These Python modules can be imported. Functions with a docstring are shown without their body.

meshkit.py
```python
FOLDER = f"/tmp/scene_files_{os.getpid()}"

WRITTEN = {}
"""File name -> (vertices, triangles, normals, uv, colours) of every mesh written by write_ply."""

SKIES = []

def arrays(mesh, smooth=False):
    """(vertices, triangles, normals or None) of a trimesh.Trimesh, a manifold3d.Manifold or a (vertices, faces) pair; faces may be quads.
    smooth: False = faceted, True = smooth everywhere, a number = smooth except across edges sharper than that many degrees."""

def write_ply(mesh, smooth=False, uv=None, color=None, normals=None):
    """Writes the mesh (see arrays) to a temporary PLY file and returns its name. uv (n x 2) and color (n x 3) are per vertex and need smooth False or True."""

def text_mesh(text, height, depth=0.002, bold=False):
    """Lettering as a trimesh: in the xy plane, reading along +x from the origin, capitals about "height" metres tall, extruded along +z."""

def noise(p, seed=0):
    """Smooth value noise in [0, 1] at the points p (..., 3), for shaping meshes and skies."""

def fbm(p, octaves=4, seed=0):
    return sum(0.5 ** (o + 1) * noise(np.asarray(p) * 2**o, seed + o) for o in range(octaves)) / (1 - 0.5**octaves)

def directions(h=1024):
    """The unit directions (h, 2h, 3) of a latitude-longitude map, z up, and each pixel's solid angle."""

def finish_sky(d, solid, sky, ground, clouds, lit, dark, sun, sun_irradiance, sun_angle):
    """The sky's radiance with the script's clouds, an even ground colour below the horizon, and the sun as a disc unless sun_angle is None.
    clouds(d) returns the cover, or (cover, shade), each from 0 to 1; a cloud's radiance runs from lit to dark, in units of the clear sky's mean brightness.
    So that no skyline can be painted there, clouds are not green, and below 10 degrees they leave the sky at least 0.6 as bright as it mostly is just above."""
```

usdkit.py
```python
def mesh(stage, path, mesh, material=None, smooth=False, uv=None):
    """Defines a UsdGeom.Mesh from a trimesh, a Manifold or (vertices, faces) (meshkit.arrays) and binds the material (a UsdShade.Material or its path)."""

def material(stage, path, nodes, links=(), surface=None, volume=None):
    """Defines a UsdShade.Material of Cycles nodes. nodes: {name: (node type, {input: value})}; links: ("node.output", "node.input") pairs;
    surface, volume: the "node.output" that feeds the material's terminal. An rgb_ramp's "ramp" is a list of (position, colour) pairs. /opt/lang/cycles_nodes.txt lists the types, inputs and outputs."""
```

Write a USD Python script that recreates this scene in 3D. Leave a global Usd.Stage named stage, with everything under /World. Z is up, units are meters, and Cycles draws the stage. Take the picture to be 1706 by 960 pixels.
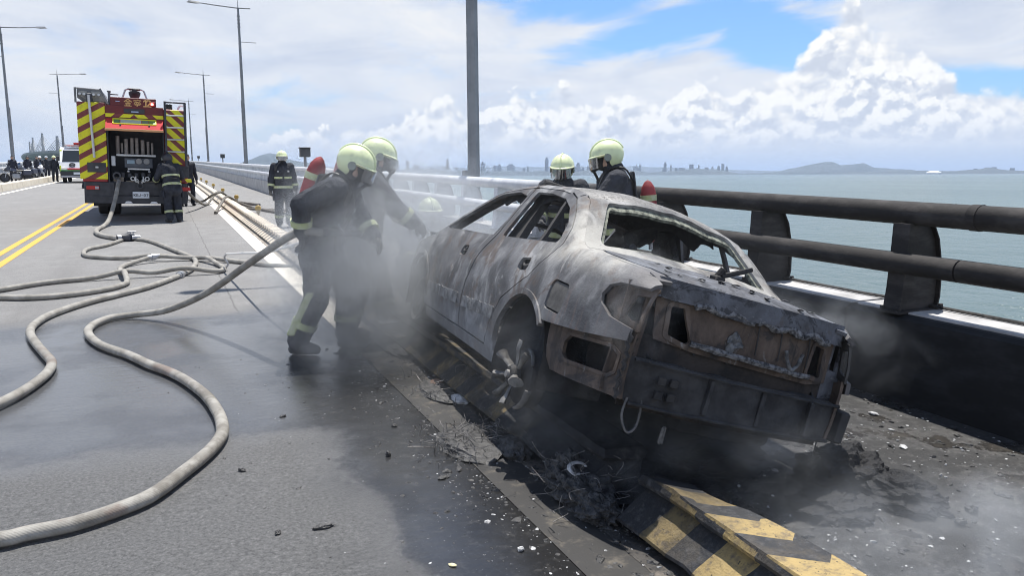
import math, random
import numpy as np, trimesh, manifold3d as m3, shapely
from shapely.geometry import Polygon, box as sbox, Point, LineString
from shapely import affinity
from pxr import Usd, UsdGeom, UsdLux, UsdShade, Gf, Sdf
import usdkit, meshkit
stage = Usd.Stage.CreateInMemory()
UsdGeom.SetStageUpAxis(stage, UsdGeom.Tokens.z); UsdGeom.SetStageMetersPerUnit(stage, 1.0)
UsdGeom.Xform.Define(stage, '/World'); UsdGeom.Scope.Define(stage, '/World/Looks')
PI = math.pi
# ---------------------------------------------------------------- camera
CAM_H, PITCH, YAW, ROLL, FPX = 1.6, math.radians(8.40), math.radians(24.07), math.radians(-0.26), 1281.0
def camera():
    fw = np.array([math.sin(YAW)*math.cos(PITCH), math.cos(YAW)*math.cos(PITCH), -math.sin(PITCH)])
    rt = np.array([math.cos(YAW), -math.sin(YAW), 0]); up = np.cross(rt, fw)
    r2 = rt*math.cos(ROLL)+up*math.sin(ROLL); u2 = -rt*math.sin(ROLL)+up*math.cos(ROLL)
    c = UsdGeom.Camera.Define(stage, '/World/camera')
    M = Gf.Matrix4d(*r2, 0, *u2, 0, *(-fw), 0, 0, 0, CAM_H, 1)
    c.AddTransformOp().Set(M)
    c.CreateHorizontalApertureAttr(36.0); c.CreateVerticalApertureAttr(36.0*577/1024)
    c.CreateFocalLengthAttr(36.0*FPX/1706); c.CreateClippingRangeAttr((0.05, 100000.0))
    c.CreateExposureAttr(0.58)
camera()
# ---------------------------------------------------------------- sun and sky
SUN_AZ, SUN_EL = math.radians(34), math.radians(73)      # azimuth from +y towards +x
SUN_INT, SKY_STR = 1.25, 0.085
S = np.array([math.sin(SUN_AZ)*math.cos(SUN_EL), math.cos(SUN_AZ)*math.cos(SUN_EL), math.sin(SUN_EL)])
def sun():
    l = UsdLux.DistantLight.Define(stage, '/World/sun')
    l.CreateIntensityAttr(SUN_INT); l.CreateNormalizeAttr(True); l.CreateAngleAttr(0.53); l.CreateColorAttr(Gf.Vec3f(1, .96, .9))
    z = S; x = np.cross([0, 1, 0], z); x /= np.linalg.norm(x); y = np.cross(z, x)
    l.AddTransformOp().Set(Gf.Matrix4d(*x, 0, *y, 0, *z, 0, 0, 0, 0, 1))
sun()
def gray(v): return (v, v, v)
class NG:
    """small builder of node graphs"""
    def __init__(s): s.n, s.l, s.k = {}, [], 0
    def add(s, kind, links=None, out=None, **inp):
        s.k += 1; name = 'n%d' % s.k; s.n[name] = (kind, inp)
        for sock, src in (links or {}).items(): s.l.append((src, name+'.'+sock))
        return name if out is None else name+'.'+out
    def val(s, x): return x
    def m(s, op, a, b=None, c=None, clamp=False):
        inp, ln = {'math_type': op, 'use_clamp': clamp}, {}
        for key, v in (('value1', a), ('value2', b), ('value3', c)):
            if v is None: continue
            if isinstance(v, str): ln[key] = v
            else: inp[key] = float(v)
        return s.add('math', ln, 'value', **inp)
    def rng(s, v, a, b, c=0., d=1., smooth=True):
        return s.add('map_range', {'value': v}, 'result', range_type='smoothstep' if smooth else 'linear', from_min=a, from_max=b, to_min=c, to_max=d, clamp=True)
    def mix(s, f, a, b, mode='mix'):
        inp, ln = {'mix_type': mode}, {}
        for key, v in (('fac', f), ('color1', a), ('color2', b)):
            if isinstance(v, str): ln[key] = v
            else: inp[key] = v
        return s.add('mix', ln, 'color', **inp)
    def noise(s, vec, scale=1., detail=3., rough=.5, dist=0.):
        return s.add('noise_texture', {'vector': vec}, 'fac', scale=float(scale), detail=float(detail), roughness=rough, distortion=dist)
    def mapping(s, vec, scale=(1, 1, 1), loc=(0, 0, 0), rot=(0, 0, 0)):
        return s.add('mapping', {'vector': vec}, 'vector', scale=scale, location=loc, rotation=rot)
    def ramp(s, f, stops, interp=True):
        st = [(p, c if np.ndim(c) else gray(c)) for p, c in stops]
        return s.add('rgb_ramp', {'fac': f}, 'color', ramp=st, interpolate=interp)
    def bump(s, h, dist=.01, strength=1., normal=None):
        ln = {'height': h}
        if normal: ln['normal'] = normal
        return s.add('bump', ln, 'normal', distance=dist, strength=strength)
    def pos(s): return s.add('geometry', None, 'position')
    def obj(s): return s.add('texture_coordinate', None, 'object')
    def sep(s, v):
        k = s.add('separate_xyz', {'vector': v}); return k+'.x', k+'.y', k+'.z'
    def make(s, name, surface=None, volume=None):
        return usdkit.material(stage, '/World/Looks/'+name, s.n, s.l, surface, volume)

def sky():
    g = NG()
    d = g.add('texture_coordinate', None, 'generated')
    x, y, z = g.sep(d)
    az = g.m('multiply', g.m('arctan2', x, y), 180/PI)
    el = g.m('multiply', g.m('arcsine', z), 180/PI)
    sky_ = g.add('sky_texture', None, 'color', sky_type='single_scattering', sun_disc=False, sun_elevation=SUN_EL, sun_rotation=SUN_AZ, altitude=10., air_density=1.0, aerosol_density=1.0, ozone_density=1.6)
    # bluish clear sky, lifted a little towards the photograph's saturated blue
    base = g.mix(1.0, sky_, (.62, .92, 1.25), 'multiply')
    base = g.mix(1.0, base, CLEAR_GAIN*np.ones(3), 'multiply')
    ae = g.add('combine_xyz', {'x': az, 'y': el}, 'vector')
    # high veil: cirrus sheets drawn on a plane overhead
    pv = g.add('combine_xyz', {'x': g.m('divide', x, g.m('add', g.m('absolute', z), .12)), 'y': g.m('divide', y, g.m('add', g.m('absolute', z), .12))}, 'vector')
    w = g.noise(g.mapping(pv, (1, 1, 1), (3.1, 1.7, 0)), .9, 3, .5)
    cir = g.noise(g.mapping(pv, (1.1, .42, 1), (.4, 2.2, 0), (0, 0, .5)), 1.25, 7, .56, .9)
    fine = g.noise(g.mapping(ae, (.16, .5, 1), (0, 0, 0), (0, 0, -.35)), 1.0, 6, .6, .8)
    # where the clear blue shows between the sheets: (azimuth, elevation, half widths, strength)
    hole = None
    for a0, e0, ra, re, rot, k in ((36.5, 10.2, 9.0, 1.7, .20, 1.15), (42.5, 9.0, 6.4, 2.3, -.3, 1.15), (30.0, 12.2, 6.0, 1.7, 0.05, 1.05), (46.5, 12.6, 4.5, 1.6, .35, 1.1), (23.0, 13.2, 5.5, 1.2, -.1, .95), (56.5, 5.4, 7.0, 1.0, -.12, .95), (-4, 9.0, 6, 1.4, .2, .28), (12., 6.0, 7, 1.2, .1, .25), (75, 14, 12, 4, .2, .8), (-40, 20, 18, 7, .3, .8), (120, 28, 25, 9, 0, .8), (200, 30, 30, 10, .2, .8), (20, 42, 25, 9, .2, .7)):
        v = g.mapping(ae, (1/ra, 1/re, 1), (0, 0, 0))
        v = g.add('vector_math', {'vector1': ae}, 'vector', math_type='subtract', vector2=(a0, e0, 0.))
        v = g.add('vector_rotate', {'vector': v}, 'vector', rotate_type='z_axis', angle=-rot)
        v = g.add('vector_math', {'vector1': v}, 'vector', math_type='multiply', vector2=(1/ra, 1/re, 0.))
        q = g.add('vector_math', {'vector1': v}, 'value', math_type='length')
        q = g.m('multiply', g.rng(q, 1.5, 0.1), k)
        hole = q if hole is None else g.m('maximum', hole, q)
    n1 = g.m('add', g.m('multiply', g.m('subtract', cir, .5), 1.5), g.m('multiply', g.m('subtract', fine, .5), 1.5))
    veil = g.m('subtract', g.m('add', .92, g.m('multiply', n1, .95)), g.m('multiply', hole, 1.12))
    veil = g.m('subtract', veil, g.rng(el, 11., 34., 0., .62))     # the blue gains on the sheets higher up
    veil = g.rng(veil, .0, .85)
    low = g.rng(el, 5.5, 0.0)
    veil = g.m('maximum', veil, g.m('multiply', low, .9))
    shade = g.noise(g.mapping(ae, (.10, .34, 1), (3, 7, 0), (0, 0, .25)), 1., 5, .55, .6)
    vcol = g.ramp(shade, [(.30, (.66, .73, .87)), (.52, (.86, .90, .97)), (.70, (1.0, 1.0, 1.0))])
    vcol = g.mix(low, vcol, (.72, .78, .87))
    c = g.mix(veil, base, g.mix(1.0, vcol, VEIL*np.ones(3), 'multiply'))
    # cumulus banks: the top of a bank as a function of azimuth, its edge billowed; lobes are shaded by how their density falls upwards
    def billow(off, sc, seed):
        p = g.mapping(ae, (sc, sc*1.12, 1), (seed+off[0]*sc, seed*.7+off[1]*sc*1.12, 0))
        wv = g.add('noise_texture', {'vector': p}, 'color', scale=1.1, detail=4., roughness=.58)
        wv = g.add('vector_math', {'vector1': g.add('vector_math', {'vector1': wv}, 'vector', math_type='subtract', vector2=(.5, .5, .5))}, 'vector', math_type='multiply', vector2=(1.15, 1.15, 0.))
        q = g.add('vector_math', {'vector1': p, 'vector2': wv}, 'vector', math_type='add')
        v = g.add('voronoi_texture', {'vector': q}, 'distance', dimensions='2D', feature='f1', scale=.66, detail=2.3, roughness=.5, lacunarity=2.1)
        n = g.noise(p, .55, 2, .5)
        return g.m('add', g.m('subtract', 1., v), g.m('multiply', g.m('subtract', n, .5), 1.1))
    def bank(c, tops, botf, seed, amp, soft, sc=1., span=(-12., 62.), alpha=1.):
        st = [((a-span[0])/(span[1]-span[0]), t/16.) for a, t in tops]
        fz = g.m('divide', g.m('subtract', az, span[0]), span[1]-span[0], clamp=True)
        top = g.m('multiply', g.add('separate_xyz', {'vector': g.ramp(fz, st)}, 'x'), 16.)
        b0, b1 = billow((0, 0), sc, seed), billow((-.25, .6), sc, seed)
        dist = g.m('add', g.m('subtract', top, el), g.m('multiply', g.m('subtract', b0, .55), amp))
        cov = g.m('multiply', g.m('multiply', g.rng(dist, 0.0, soft), g.rng(el, botf[0], botf[1])), alpha)
        lit = g.m('multiply', g.m('subtract', b0, b1), 2.0)
        lit = g.m('add', g.m('add', .56, lit), g.m('multiply', g.rng(dist, 1.1, 0.0), .30), clamp=True)
        col = g.ramp(lit, [(0, tuple(VEIL*v for v in (.70, .75, .85))), (.45, tuple(VEIL*v for v in (.86, .895, .955))), (.75, tuple(VEIL*v for v in (1.04, 1.035, 1.02))), (1., tuple(VEIL*v for v in (1.16, 1.15, 1.12)))])
        hz = g.rng(el, 4.0, .7, 0., .9)
        col = g.mix(hz, col, (.80*VEIL, .845*VEIL, .92*VEIL))
        return g.mix(cov, c, col)
    c = bank(c, [(-12, 1.0), (5, 1.2), (12, 3.6), (17, 4.6), (20, 3.8), (22, 5.2), (26, 5.9), (29, 5.4), (32, 6.0), (36, 6.3), (38.5, 6.6), (39.5, 5.6), (41, 7.0), (42.5, 8.3), (44.5, 8.6), (46.0, 10.6), (47.2, 12.4), (48.6, 10.2), (51, 8.6), (54, 6.4), (62, 4.4)], (1.0, 3.2), 4.3, 2.1, .9, .44)
    c = bank(c, [(-12, .5), (8, .5), (14, 3.4), (17, 5.6), (19, 6.4), (21, 5.2), (23.5, 6.6), (26, 5.4), (28, 7.0), (30.5, 5.6), (33, 6.8), (35, 6.0), (37, 7.4), (39, 5.6), (41, 6.4), (43, 4.6), (46, 6.0), (49, 5.0), (52, 6.2), (56, 3.8), (62, 2.5)], (1.2, 2.6), 7.9, 2.0, .6, .66, alpha=.92)
    c = bank(c, [(-12, 3.4), (-3, .8), (1, 3.9), (5, 2.0), (7.5, 3.6), (10.5, 3.9), (13, 1.9), (16, 3.4), (18, 4.2), (21, 2.8), (24, 4.8), (27, 3.6), (30, 4.6), (33, 3.4), (36, 5.2), (39, 4.8), (43, 3.4), (45, 5.2), (48, 7.0), (51, 6.6), (54, 4.6), (58, 2.8), (62, 2.6)], (1.0, 2.6), 11.7, 1.7, .45, 1.0)
    ground = g.rng(z, -.02, .0)
    c = g.mix(ground, (VEIL*.34, VEIL*.40, VEIL*.42), c)
    bg = g.add('background_shader', {'color': c}, 'background', strength=SKY_STR)
    m = g.make('sky_light', surface=bg)
    dl = UsdLux.DomeLight.Define(stage, '/World/sky')
    UsdShade.MaterialBindingAPI.Apply(dl.GetPrim()).Bind(m)
    dl.GetPrim().SetCustomDataByKey('kind', 'structure'); dl.GetPrim().SetCustomDataByKey('label', 'hazy bright sky with cumulus banks over the strait'); dl.GetPrim().SetCustomDataByKey('category', 'sky')
VEIL, CLEAR_GAIN = 7.3, 1.02
sky()
# ---------------------------------------------------------------- helpers: scene tree
taken = {}
def numbered(parent, name):
    k = (parent, name); n = taken.get(k, 0); taken[k] = n+1
    return name if n == 0 else '%s_%03d' % (name, n)
def data(p, **kw):
    for k, v in kw.items():
        if v: p.SetCustomDataByKey(k, v)
def thing(name, label, cat, loc=(0, 0, 0), rot=None, group=None, kind=None):
    x = UsdGeom.Xform.Define(stage, '/World/'+numbered('/World', name))
    if rot is None: x.AddTranslateOp().Set(Gf.Vec3d(*map(float, loc)))
    else:
        M = np.eye(4); M[:3, :3] = np.asarray(rot).T; M[3, :3] = loc
        x.AddTransformOp().Set(Gf.Matrix4d(*M.ravel().tolist()))
    data(x.GetPrim(), label=label, category=cat, group=group, kind=kind)
    return str(x.GetPath())
def obj(name, mesh, mat, parent='/World', smooth=False, label=None, cat=None, group=None, kind=None):
    if isinstance(mesh, list): mesh = cat_(mesh)
    path = parent+'/'+numbered(parent, name)
    usdkit.mesh(stage, path, mesh, mat, smooth)
    data(stage.GetPrimAtPath(path), label=label, category=cat, group=group, kind=kind)
    return path
def dup(src, loc, rot=None, label=None, group=None, scale=1.):
    p = stage.GetPrimAtPath(src); was = p.GetCustomData(); base = p.GetName()
    if base[-4:-3] == '_' and base[-3:].isdigit(): base = base[:-4]
    path = '/World/'+numbered('/World', base)
    x = UsdGeom.Xform.Define(stage, path)
    x.GetPrim().GetReferences().AddInternalReference(src)
    x.ClearXformOpOrder()
    M = np.eye(4); M[:3, :3] = (np.eye(3) if rot is None else np.asarray(rot)).T*scale; M[3, :3] = loc
    x.AddTransformOp(opSuffix='place').Set(Gf.Matrix4d(*M.ravel().tolist()))
    x.GetPrim().SetInstanceable(True)
    data(x.GetPrim(), label=label or was.get('label'), category=was.get('category'), group=group or was.get('group'))
    return path
def rz(a): c, s = math.cos(a), math.sin(a); return np.array([[c, -s, 0], [s, c, 0], [0, 0, 1.]])
def rx(a): c, s = math.cos(a), math.sin(a); return np.array([[1, 0, 0], [0, c, -s], [0, s, c.real]])
def ry(a): c, s = math.cos(a), math.sin(a); return np.array([[c, 0, s], [0, 1, 0], [-s, 0, c]])
# ---------------------------------------------------------------- helpers: meshes
def cat_(ms):
    v, f, o = [], [], 0
    for m in ms:
        mv, mf = (np.asarray(m.vertices), np.asarray(m.faces)) if hasattr(m, 'vertices') else m
        if np.asarray(mf).shape[1] == 4: mf = np.vstack([mf[:, [0, 1, 2]], mf[:, [0, 2, 3]]])
        v.append(mv); f.append(np.asarray(mf)+o); o += len(mv)
    return trimesh.Trimesh(np.vstack(v), np.vstack(f), process=False)
def tf(m, loc=(0, 0, 0), rot=None, s=1.):
    v = np.asarray(m.vertices)*s
    if rot is not None: v = v@np.asarray(rot).T
    return trimesh.Trimesh(v+np.asarray(loc), m.faces, process=False)
BOXF = np.array([[0, 3, 2, 1], [4, 5, 6, 7], [0, 1, 5, 4], [1, 2, 6, 5], [2, 3, 7, 6], [3, 0, 4, 7]])
def bx(x0, x1, y0, y1, z0, z1):
    v = np.array([[x0, y0, z0], [x1, y0, z0], [x1, y1, z0], [x0, y1, z0], [x0, y0, z1], [x1, y0, z1], [x1, y1, z1], [x0, y1, z1]], float)
    return trimesh.Trimesh(v, np.vstack([BOXF[:, [0, 1, 2]], BOXF[:, [0, 2, 3]]]), process=False)
def hullp(pts):
    return trimesh.convex.convex_hull(np.asarray(pts, float))
def cb(x0, x1, y0, y1, z0, z1, c=.01):
    """box with chamfered edges"""
    c = min(c, .45*abs(x1-x0), .45*abs(y1-y0), .45*abs(z1-z0)); p = []
    for sx in (0, 1):
        for sy in (0, 1):
            for sz in (0, 1):
                a = np.array([x1 if sx else x0, y1 if sy else y0, z1 if sz else z0]); d = np.array([-c if sx else c, -c if sy else c, -c if sz else c])
                for k in range(3): q = a.copy(); q += d; q[k] = a[k]; p.append(q)
    return hullp(p)
def frame(t):
    a = np.cross(t, [0, 0, 1.]) if abs(t[2]) < .9 else np.cross(t, [1., 0, 0]); a /= np.linalg.norm(a); return a, np.cross(a, t)
def tube(pts, r, n=8, cap=True, flat=1.):
    p = np.asarray(pts, float); r = np.broadcast_to(np.asarray(r, float), (len(p),))
    t = np.gradient(p, axis=0); t /= np.linalg.norm(t, axis=1, keepdims=True)+1e-12
    a, b = frame(t[0]); ang = np.arange(n)*2*PI/n; rings = []
    for i in range(len(p)):
        a = a-t[i]*(a@t[i]); a /= np.linalg.norm(a); b = np.cross(t[i], a)
        rings.append(p[i]+r[i]*(np.cos(ang)[:, None]*a+np.sin(ang)[:, None]*b*flat))
    v = np.vstack(rings); i, j = np.meshgrid(np.arange(len(p)-1), np.arange(n), indexing='ij')
    q = np.stack([i*n+j, i*n+(j+1) % n, (i+1)*n+(j+1) % n, (i+1)*n+j], -1).reshape(-1, 4)
    f = np.vstack([q[:, [0, 1, 2]], q[:, [0, 2, 3]]])
    if cap:
        k = len(v); v = np.vstack([v, p[0], p[-1]]); e = (len(p)-1)*n
        f = np.vstack([f, [[k, (j+1) % n, j] for j in range(n)], [[k+1, e+j, e+(j+1) % n] for j in range(n)]])
    return trimesh.Trimesh(v, f, process=False)
def spline(pts, n=8):
    """Catmull-Rom through the points"""
    p = np.asarray(pts, float); P = np.vstack([2*p[0]-p[1], p, 2*p[-1]-p[-2]]); out = []
    for i in range(1, len(P)-2):
        for t in np.arange(n)/n:
            out.append(.5*(2*P[i]+(P[i+1]-P[i-1])*t+(2*P[i-1]-5*P[i]+4*P[i+1]-P[i+2])*t*t+(3*P[i]-P[i-1]-3*P[i+1]+P[i+2])*t**3))
    return np.array(out+[p[-1]])
def cyl(a, b, r, n=16, r2=None): return tube([a, b], [r, r if r2 is None else r2], n)
def lathe(prof, n=24, axis='z', loc=(0, 0, 0)):
    """prof: (radius, height) pairs; closed by the profile itself"""
    pr = np.asarray(prof, float); ang = np.arange(n)*2*PI/n
    v = np.array([[r*math.cos(a), r*math.sin(a), h] for r, h in pr for a in ang])
    i, j = np.meshgrid(np.arange(len(pr)-1), np.arange(n), indexing='ij')
    q = np.stack([i*n+j, i*n+(j+1) % n, (i+1)*n+(j+1) % n, (i+1)*n+j], -1).reshape(-1, 4)
    if axis == 'x': v = v[:, [2, 0, 1]]
    if axis == 'y': v = v[:, [1, 2, 0]]
    return trimesh.Trimesh(v+np.asarray(loc), np.vstack([q[:, [0, 1, 2]], q[:, [0, 2, 3]]]), process=False)
def prism(poly, h0, h1, axis='z'):
    """polygon (shapely or points) extruded from h0 to h1 along an axis; axis x: polygon in (y,z); y: polygon in (x,z)"""
    if not hasattr(poly, 'geom_type'): poly = Polygon(poly)
    if not poly.is_valid: poly = poly.buffer(0)
    ms = [trimesh.creation.extrude_polygon(g, h1-h0, engine='earcut') for g in getattr(poly, 'geoms', [poly]) if g.area > 1e-8]
    m = cat_(ms); v = np.array(m.vertices); v[:, 2] += h0; f = m.faces
    if axis == 'x': v = v[:, [2, 0, 1]]
    if axis == 'y': v = v[:, [0, 2, 1]]; f = f[:, ::-1]
    return trimesh.Trimesh(v, f, process=False)
def panel(poly, fmap, th=.012, cell=.05, flip=False):
    """a sheet: polygon in a (u,v) chart cut into cells, mapped by fmap to 3-D, given thickness inwards"""
    vs, fs, idx = [], [], {}
    def vid(p):
        k = (round(p[0], 5), round(p[1], 5))
        if k not in idx: idx[k] = len(vs); vs.append(k)
        return idx[k]
    if not poly.is_valid: poly = poly.buffer(0)
    shapely.prepare(poly)
    x0, y0, x1, y1 = poly.bounds
    for i in range(math.floor(x0/cell), math.ceil(x1/cell)):
        for j in range(math.floor(y0/cell), math.ceil(y1/cell)):
            a, b, c, d = i*cell, j*cell, (i+1)*cell, (j+1)*cell
            q = sbox(a, b, c, d)
            if poly.contains(q):
                k = [vid((a, b)), vid((c, b)), vid((c, d)), vid((a, d))]; fs += [[k[0], k[1], k[2]], [k[0], k[2], k[3]]]; continue
            g = poly.intersection(q)
            for h in getattr(g, 'geoms', [g]):
                if h.geom_type != 'Polygon' or h.area < 1e-8: continue
                h = shapely.set_precision(h, 1e-5)
                for hh in getattr(h, 'geoms', [h]):
                    if hh.is_empty or hh.area < 1e-8: continue
                    vv, ff = trimesh.creation.triangulate_polygon(hh, engine='earcut')
                    ii = [vid(p) for p in vv]
                    for t in ff:
                        t3 = [ii[t[0]], ii[t[1]], ii[t[2]]]
                        if len(set(t3)) == 3:
                            A, B, C = (np.array(vs[q_]) for q_ in t3)
                            if (B[0]-A[0])*(C[1]-A[1])-(B[1]-A[1])*(C[0]-A[0]) < 0: t3 = t3[::-1]
                            fs.append(t3)
    uv = np.array(vs); F = np.array(fs); P = fmap(uv)
    if flip: F = F[:, ::-1]
    n = np.zeros_like(P); fn = np.cross(P[F[:, 1]]-P[F[:, 0]], P[F[:, 2]]-P[F[:, 0]])
    for k in range(3): np.add.at(n, F[:, k], fn)
    n /= np.linalg.norm(n, axis=1, keepdims=True)+1e-12
    Q = P-n*th; N = len(P)
    e = np.vstack([F[:, [0, 1]], F[:, [1, 2]], F[:, [2, 0]]]); key = {}
    for a, b in e: key[(a, b)] = key.get((a, b), 0)+1
    bd = [(a, b) for (a, b) in key if (b, a) not in key]
    W = [[b, a, a+N] for a, b in bd]+[[b, a+N, b+N] for a, b in bd]
    return trimesh.Trimesh(np.vstack([P, Q]), np.vstack([F, F[:, ::-1]+N, W]), process=False)
def jitter(m, amp, scale, seed=0):
    v = np.array(m.vertices); p = v*scale
    d = np.stack([meshkit.fbm(p+k*17.3, 3, seed+k) for k in range(3)], -1)-.5
    return trimesh.Trimesh(v+d*2*amp, m.faces, process=False)
# ---------------------------------------------------------------- the bridge runs along y, climbs 2 percent and bends left
GR = .02
def bend(y): y = np.asarray(y, float); return -.00004*np.clip(y-30, 0, None)**2
def W(x, y, h=0.): return np.array([x+float(bend(y)), y, GR*y+h])
def WA(v):
    v = np.array(v, float); v[:, 0] += bend(v[:, 1]); v[:, 2] += GR*v[:, 1]; return v
def wm(m): return trimesh.Trimesh(WA(m.vertices), m.faces, process=False)
def along(poly, y0, y1, step=4.):
    """cross-section polygon (x,h) swept along the bridge"""
    if not hasattr(poly, 'geom_type'): poly = Polygon(poly)
    p = np.array(shapely.geometry.polygon.orient(poly, 1).exterior.coords)[:-1]; n = len(p)
    ys = np.linspace(y0, y1, max(2, int(abs(y1-y0)/step)+1))
    v = np.vstack([np.column_stack([p[:, 0], np.full(n, y), p[:, 1]]) for y in ys]); F = []
    for i in range(len(ys)-1):
        for j in range(n):
            a, b, c, d = i*n+j, i*n+(j+1) % n, (i+1)*n+(j+1) % n, (i+1)*n+j; F += [[a, b, c], [a, c, d]]
    tv, tfc = trimesh.creation.triangulate_polygon(Polygon(p), engine='earcut')
    ii = [int(np.argmin(np.abs(p-q).sum(1))) for q in tv]; e = (len(ys)-1)*n
    for t in tfc:
        t3 = [ii[k] for k in t]; A, B, C = p[t3[0]], p[t3[1]], p[t3[2]]
        if (B[0]-A[0])*(C[1]-A[1])-(B[1]-A[1])*(C[0]-A[0]) < 0: t3 = t3[::-1]
        F += [t3, [k+e for k in t3[::-1]]]
    return trimesh.Trimesh(WA(v), np.array(F), process=False)
# ---------------------------------------------------------------- materials
mats = {}
def M(name, c1=None, c2=None, scale=6., rough=.6, metal=0., bump=0., bscale=40., spread=(.35, .65), detail=4., coat=0., spec=.5, world=False):
    """plain surface whose colour wanders between c1 and c2"""
    if name in mats: return mats[name]
    g = NG(); o = g.pos() if world else g.obj()
    kw, ln = dict(roughness=rough, metallic=metal, coat_weight=coat, specular_ior_level=spec), {}
    if c2 is None: kw['base_color'] = c1
    else:
        f = g.rng(g.noise(o, scale, detail, .6), *spread); ln['base_color'] = g.mix(f, c1, c2)
    if bump: ln['normal'] = g.bump(g.noise(o, bscale, 4, .6), bump)
    p = g.add('principled_bsdf', ln, 'BSDF', **kw)
    mats[name] = g.make(name, p); return mats[name]
def SM(name, c1, c2, dirty, scale=5., rough=.6, metal=0., y0=7.5, y1=10.5, bump=.002):
    """surface that the fire has sooted: beyond y1 metres along the bridge it is clean"""
    if name in mats: return mats[name]
    g = NG(); o = g.pos(); x, y, z = g.sep(o)
    n = g.noise(o, 1.3, 5, .6)
    f = g.rng(g.m('add', y, g.m('multiply', g.m('subtract', n, .5), 3.)), y0, y1)
    base = g.mix(g.rng(g.noise(o, scale, 5, .6), .35, .65), c1, c2)
    sc = g.mix(g.rng(g.noise(g.mapping(o, (1, 1, 3)), 3., 6, .65), .42, .72), dirty, tuple(v*2.6 for v in dirty))
    col = g.mix(f, sc, base)
    b = g.bump(g.noise(o, 45., 4, .6), bump)
    p = g.add('principled_bsdf', {'base_color': col, 'normal': b, 'roughness': g.rng(f, 0, 1, .82, rough)}, 'BSDF', metallic=metal, specular_ior_level=.35)
    mats[name] = g.make(name, p); return mats[name]
def glass_mat(name, tint=(.6, .65, .65), refl=.5):
    if name in mats: return mats[name]
    g = NG(); t = g.add('transparent_bsdf', None, 'BSDF', color=tint); gl = g.add('glossy_bsdf', None, 'BSDF', color=(.9, .9, .9), roughness=.03)
    fr = g.add('fresnel', None, 'fac', IOR=1.5); f = g.m('add', fr, refl*.2, clamp=True)
    mats[name] = g.make(name, g.add('mix_closure', {'fac': f, 'closure1': t, 'closure2': gl}, 'closure')); return mats[name]
def emis(name, c, s):
    if name in mats: return mats[name]
    g = NG(); mats[name] = g.make(name, g.add('emission', None, 'emission', color=c, strength=s)); return mats[name]
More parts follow.
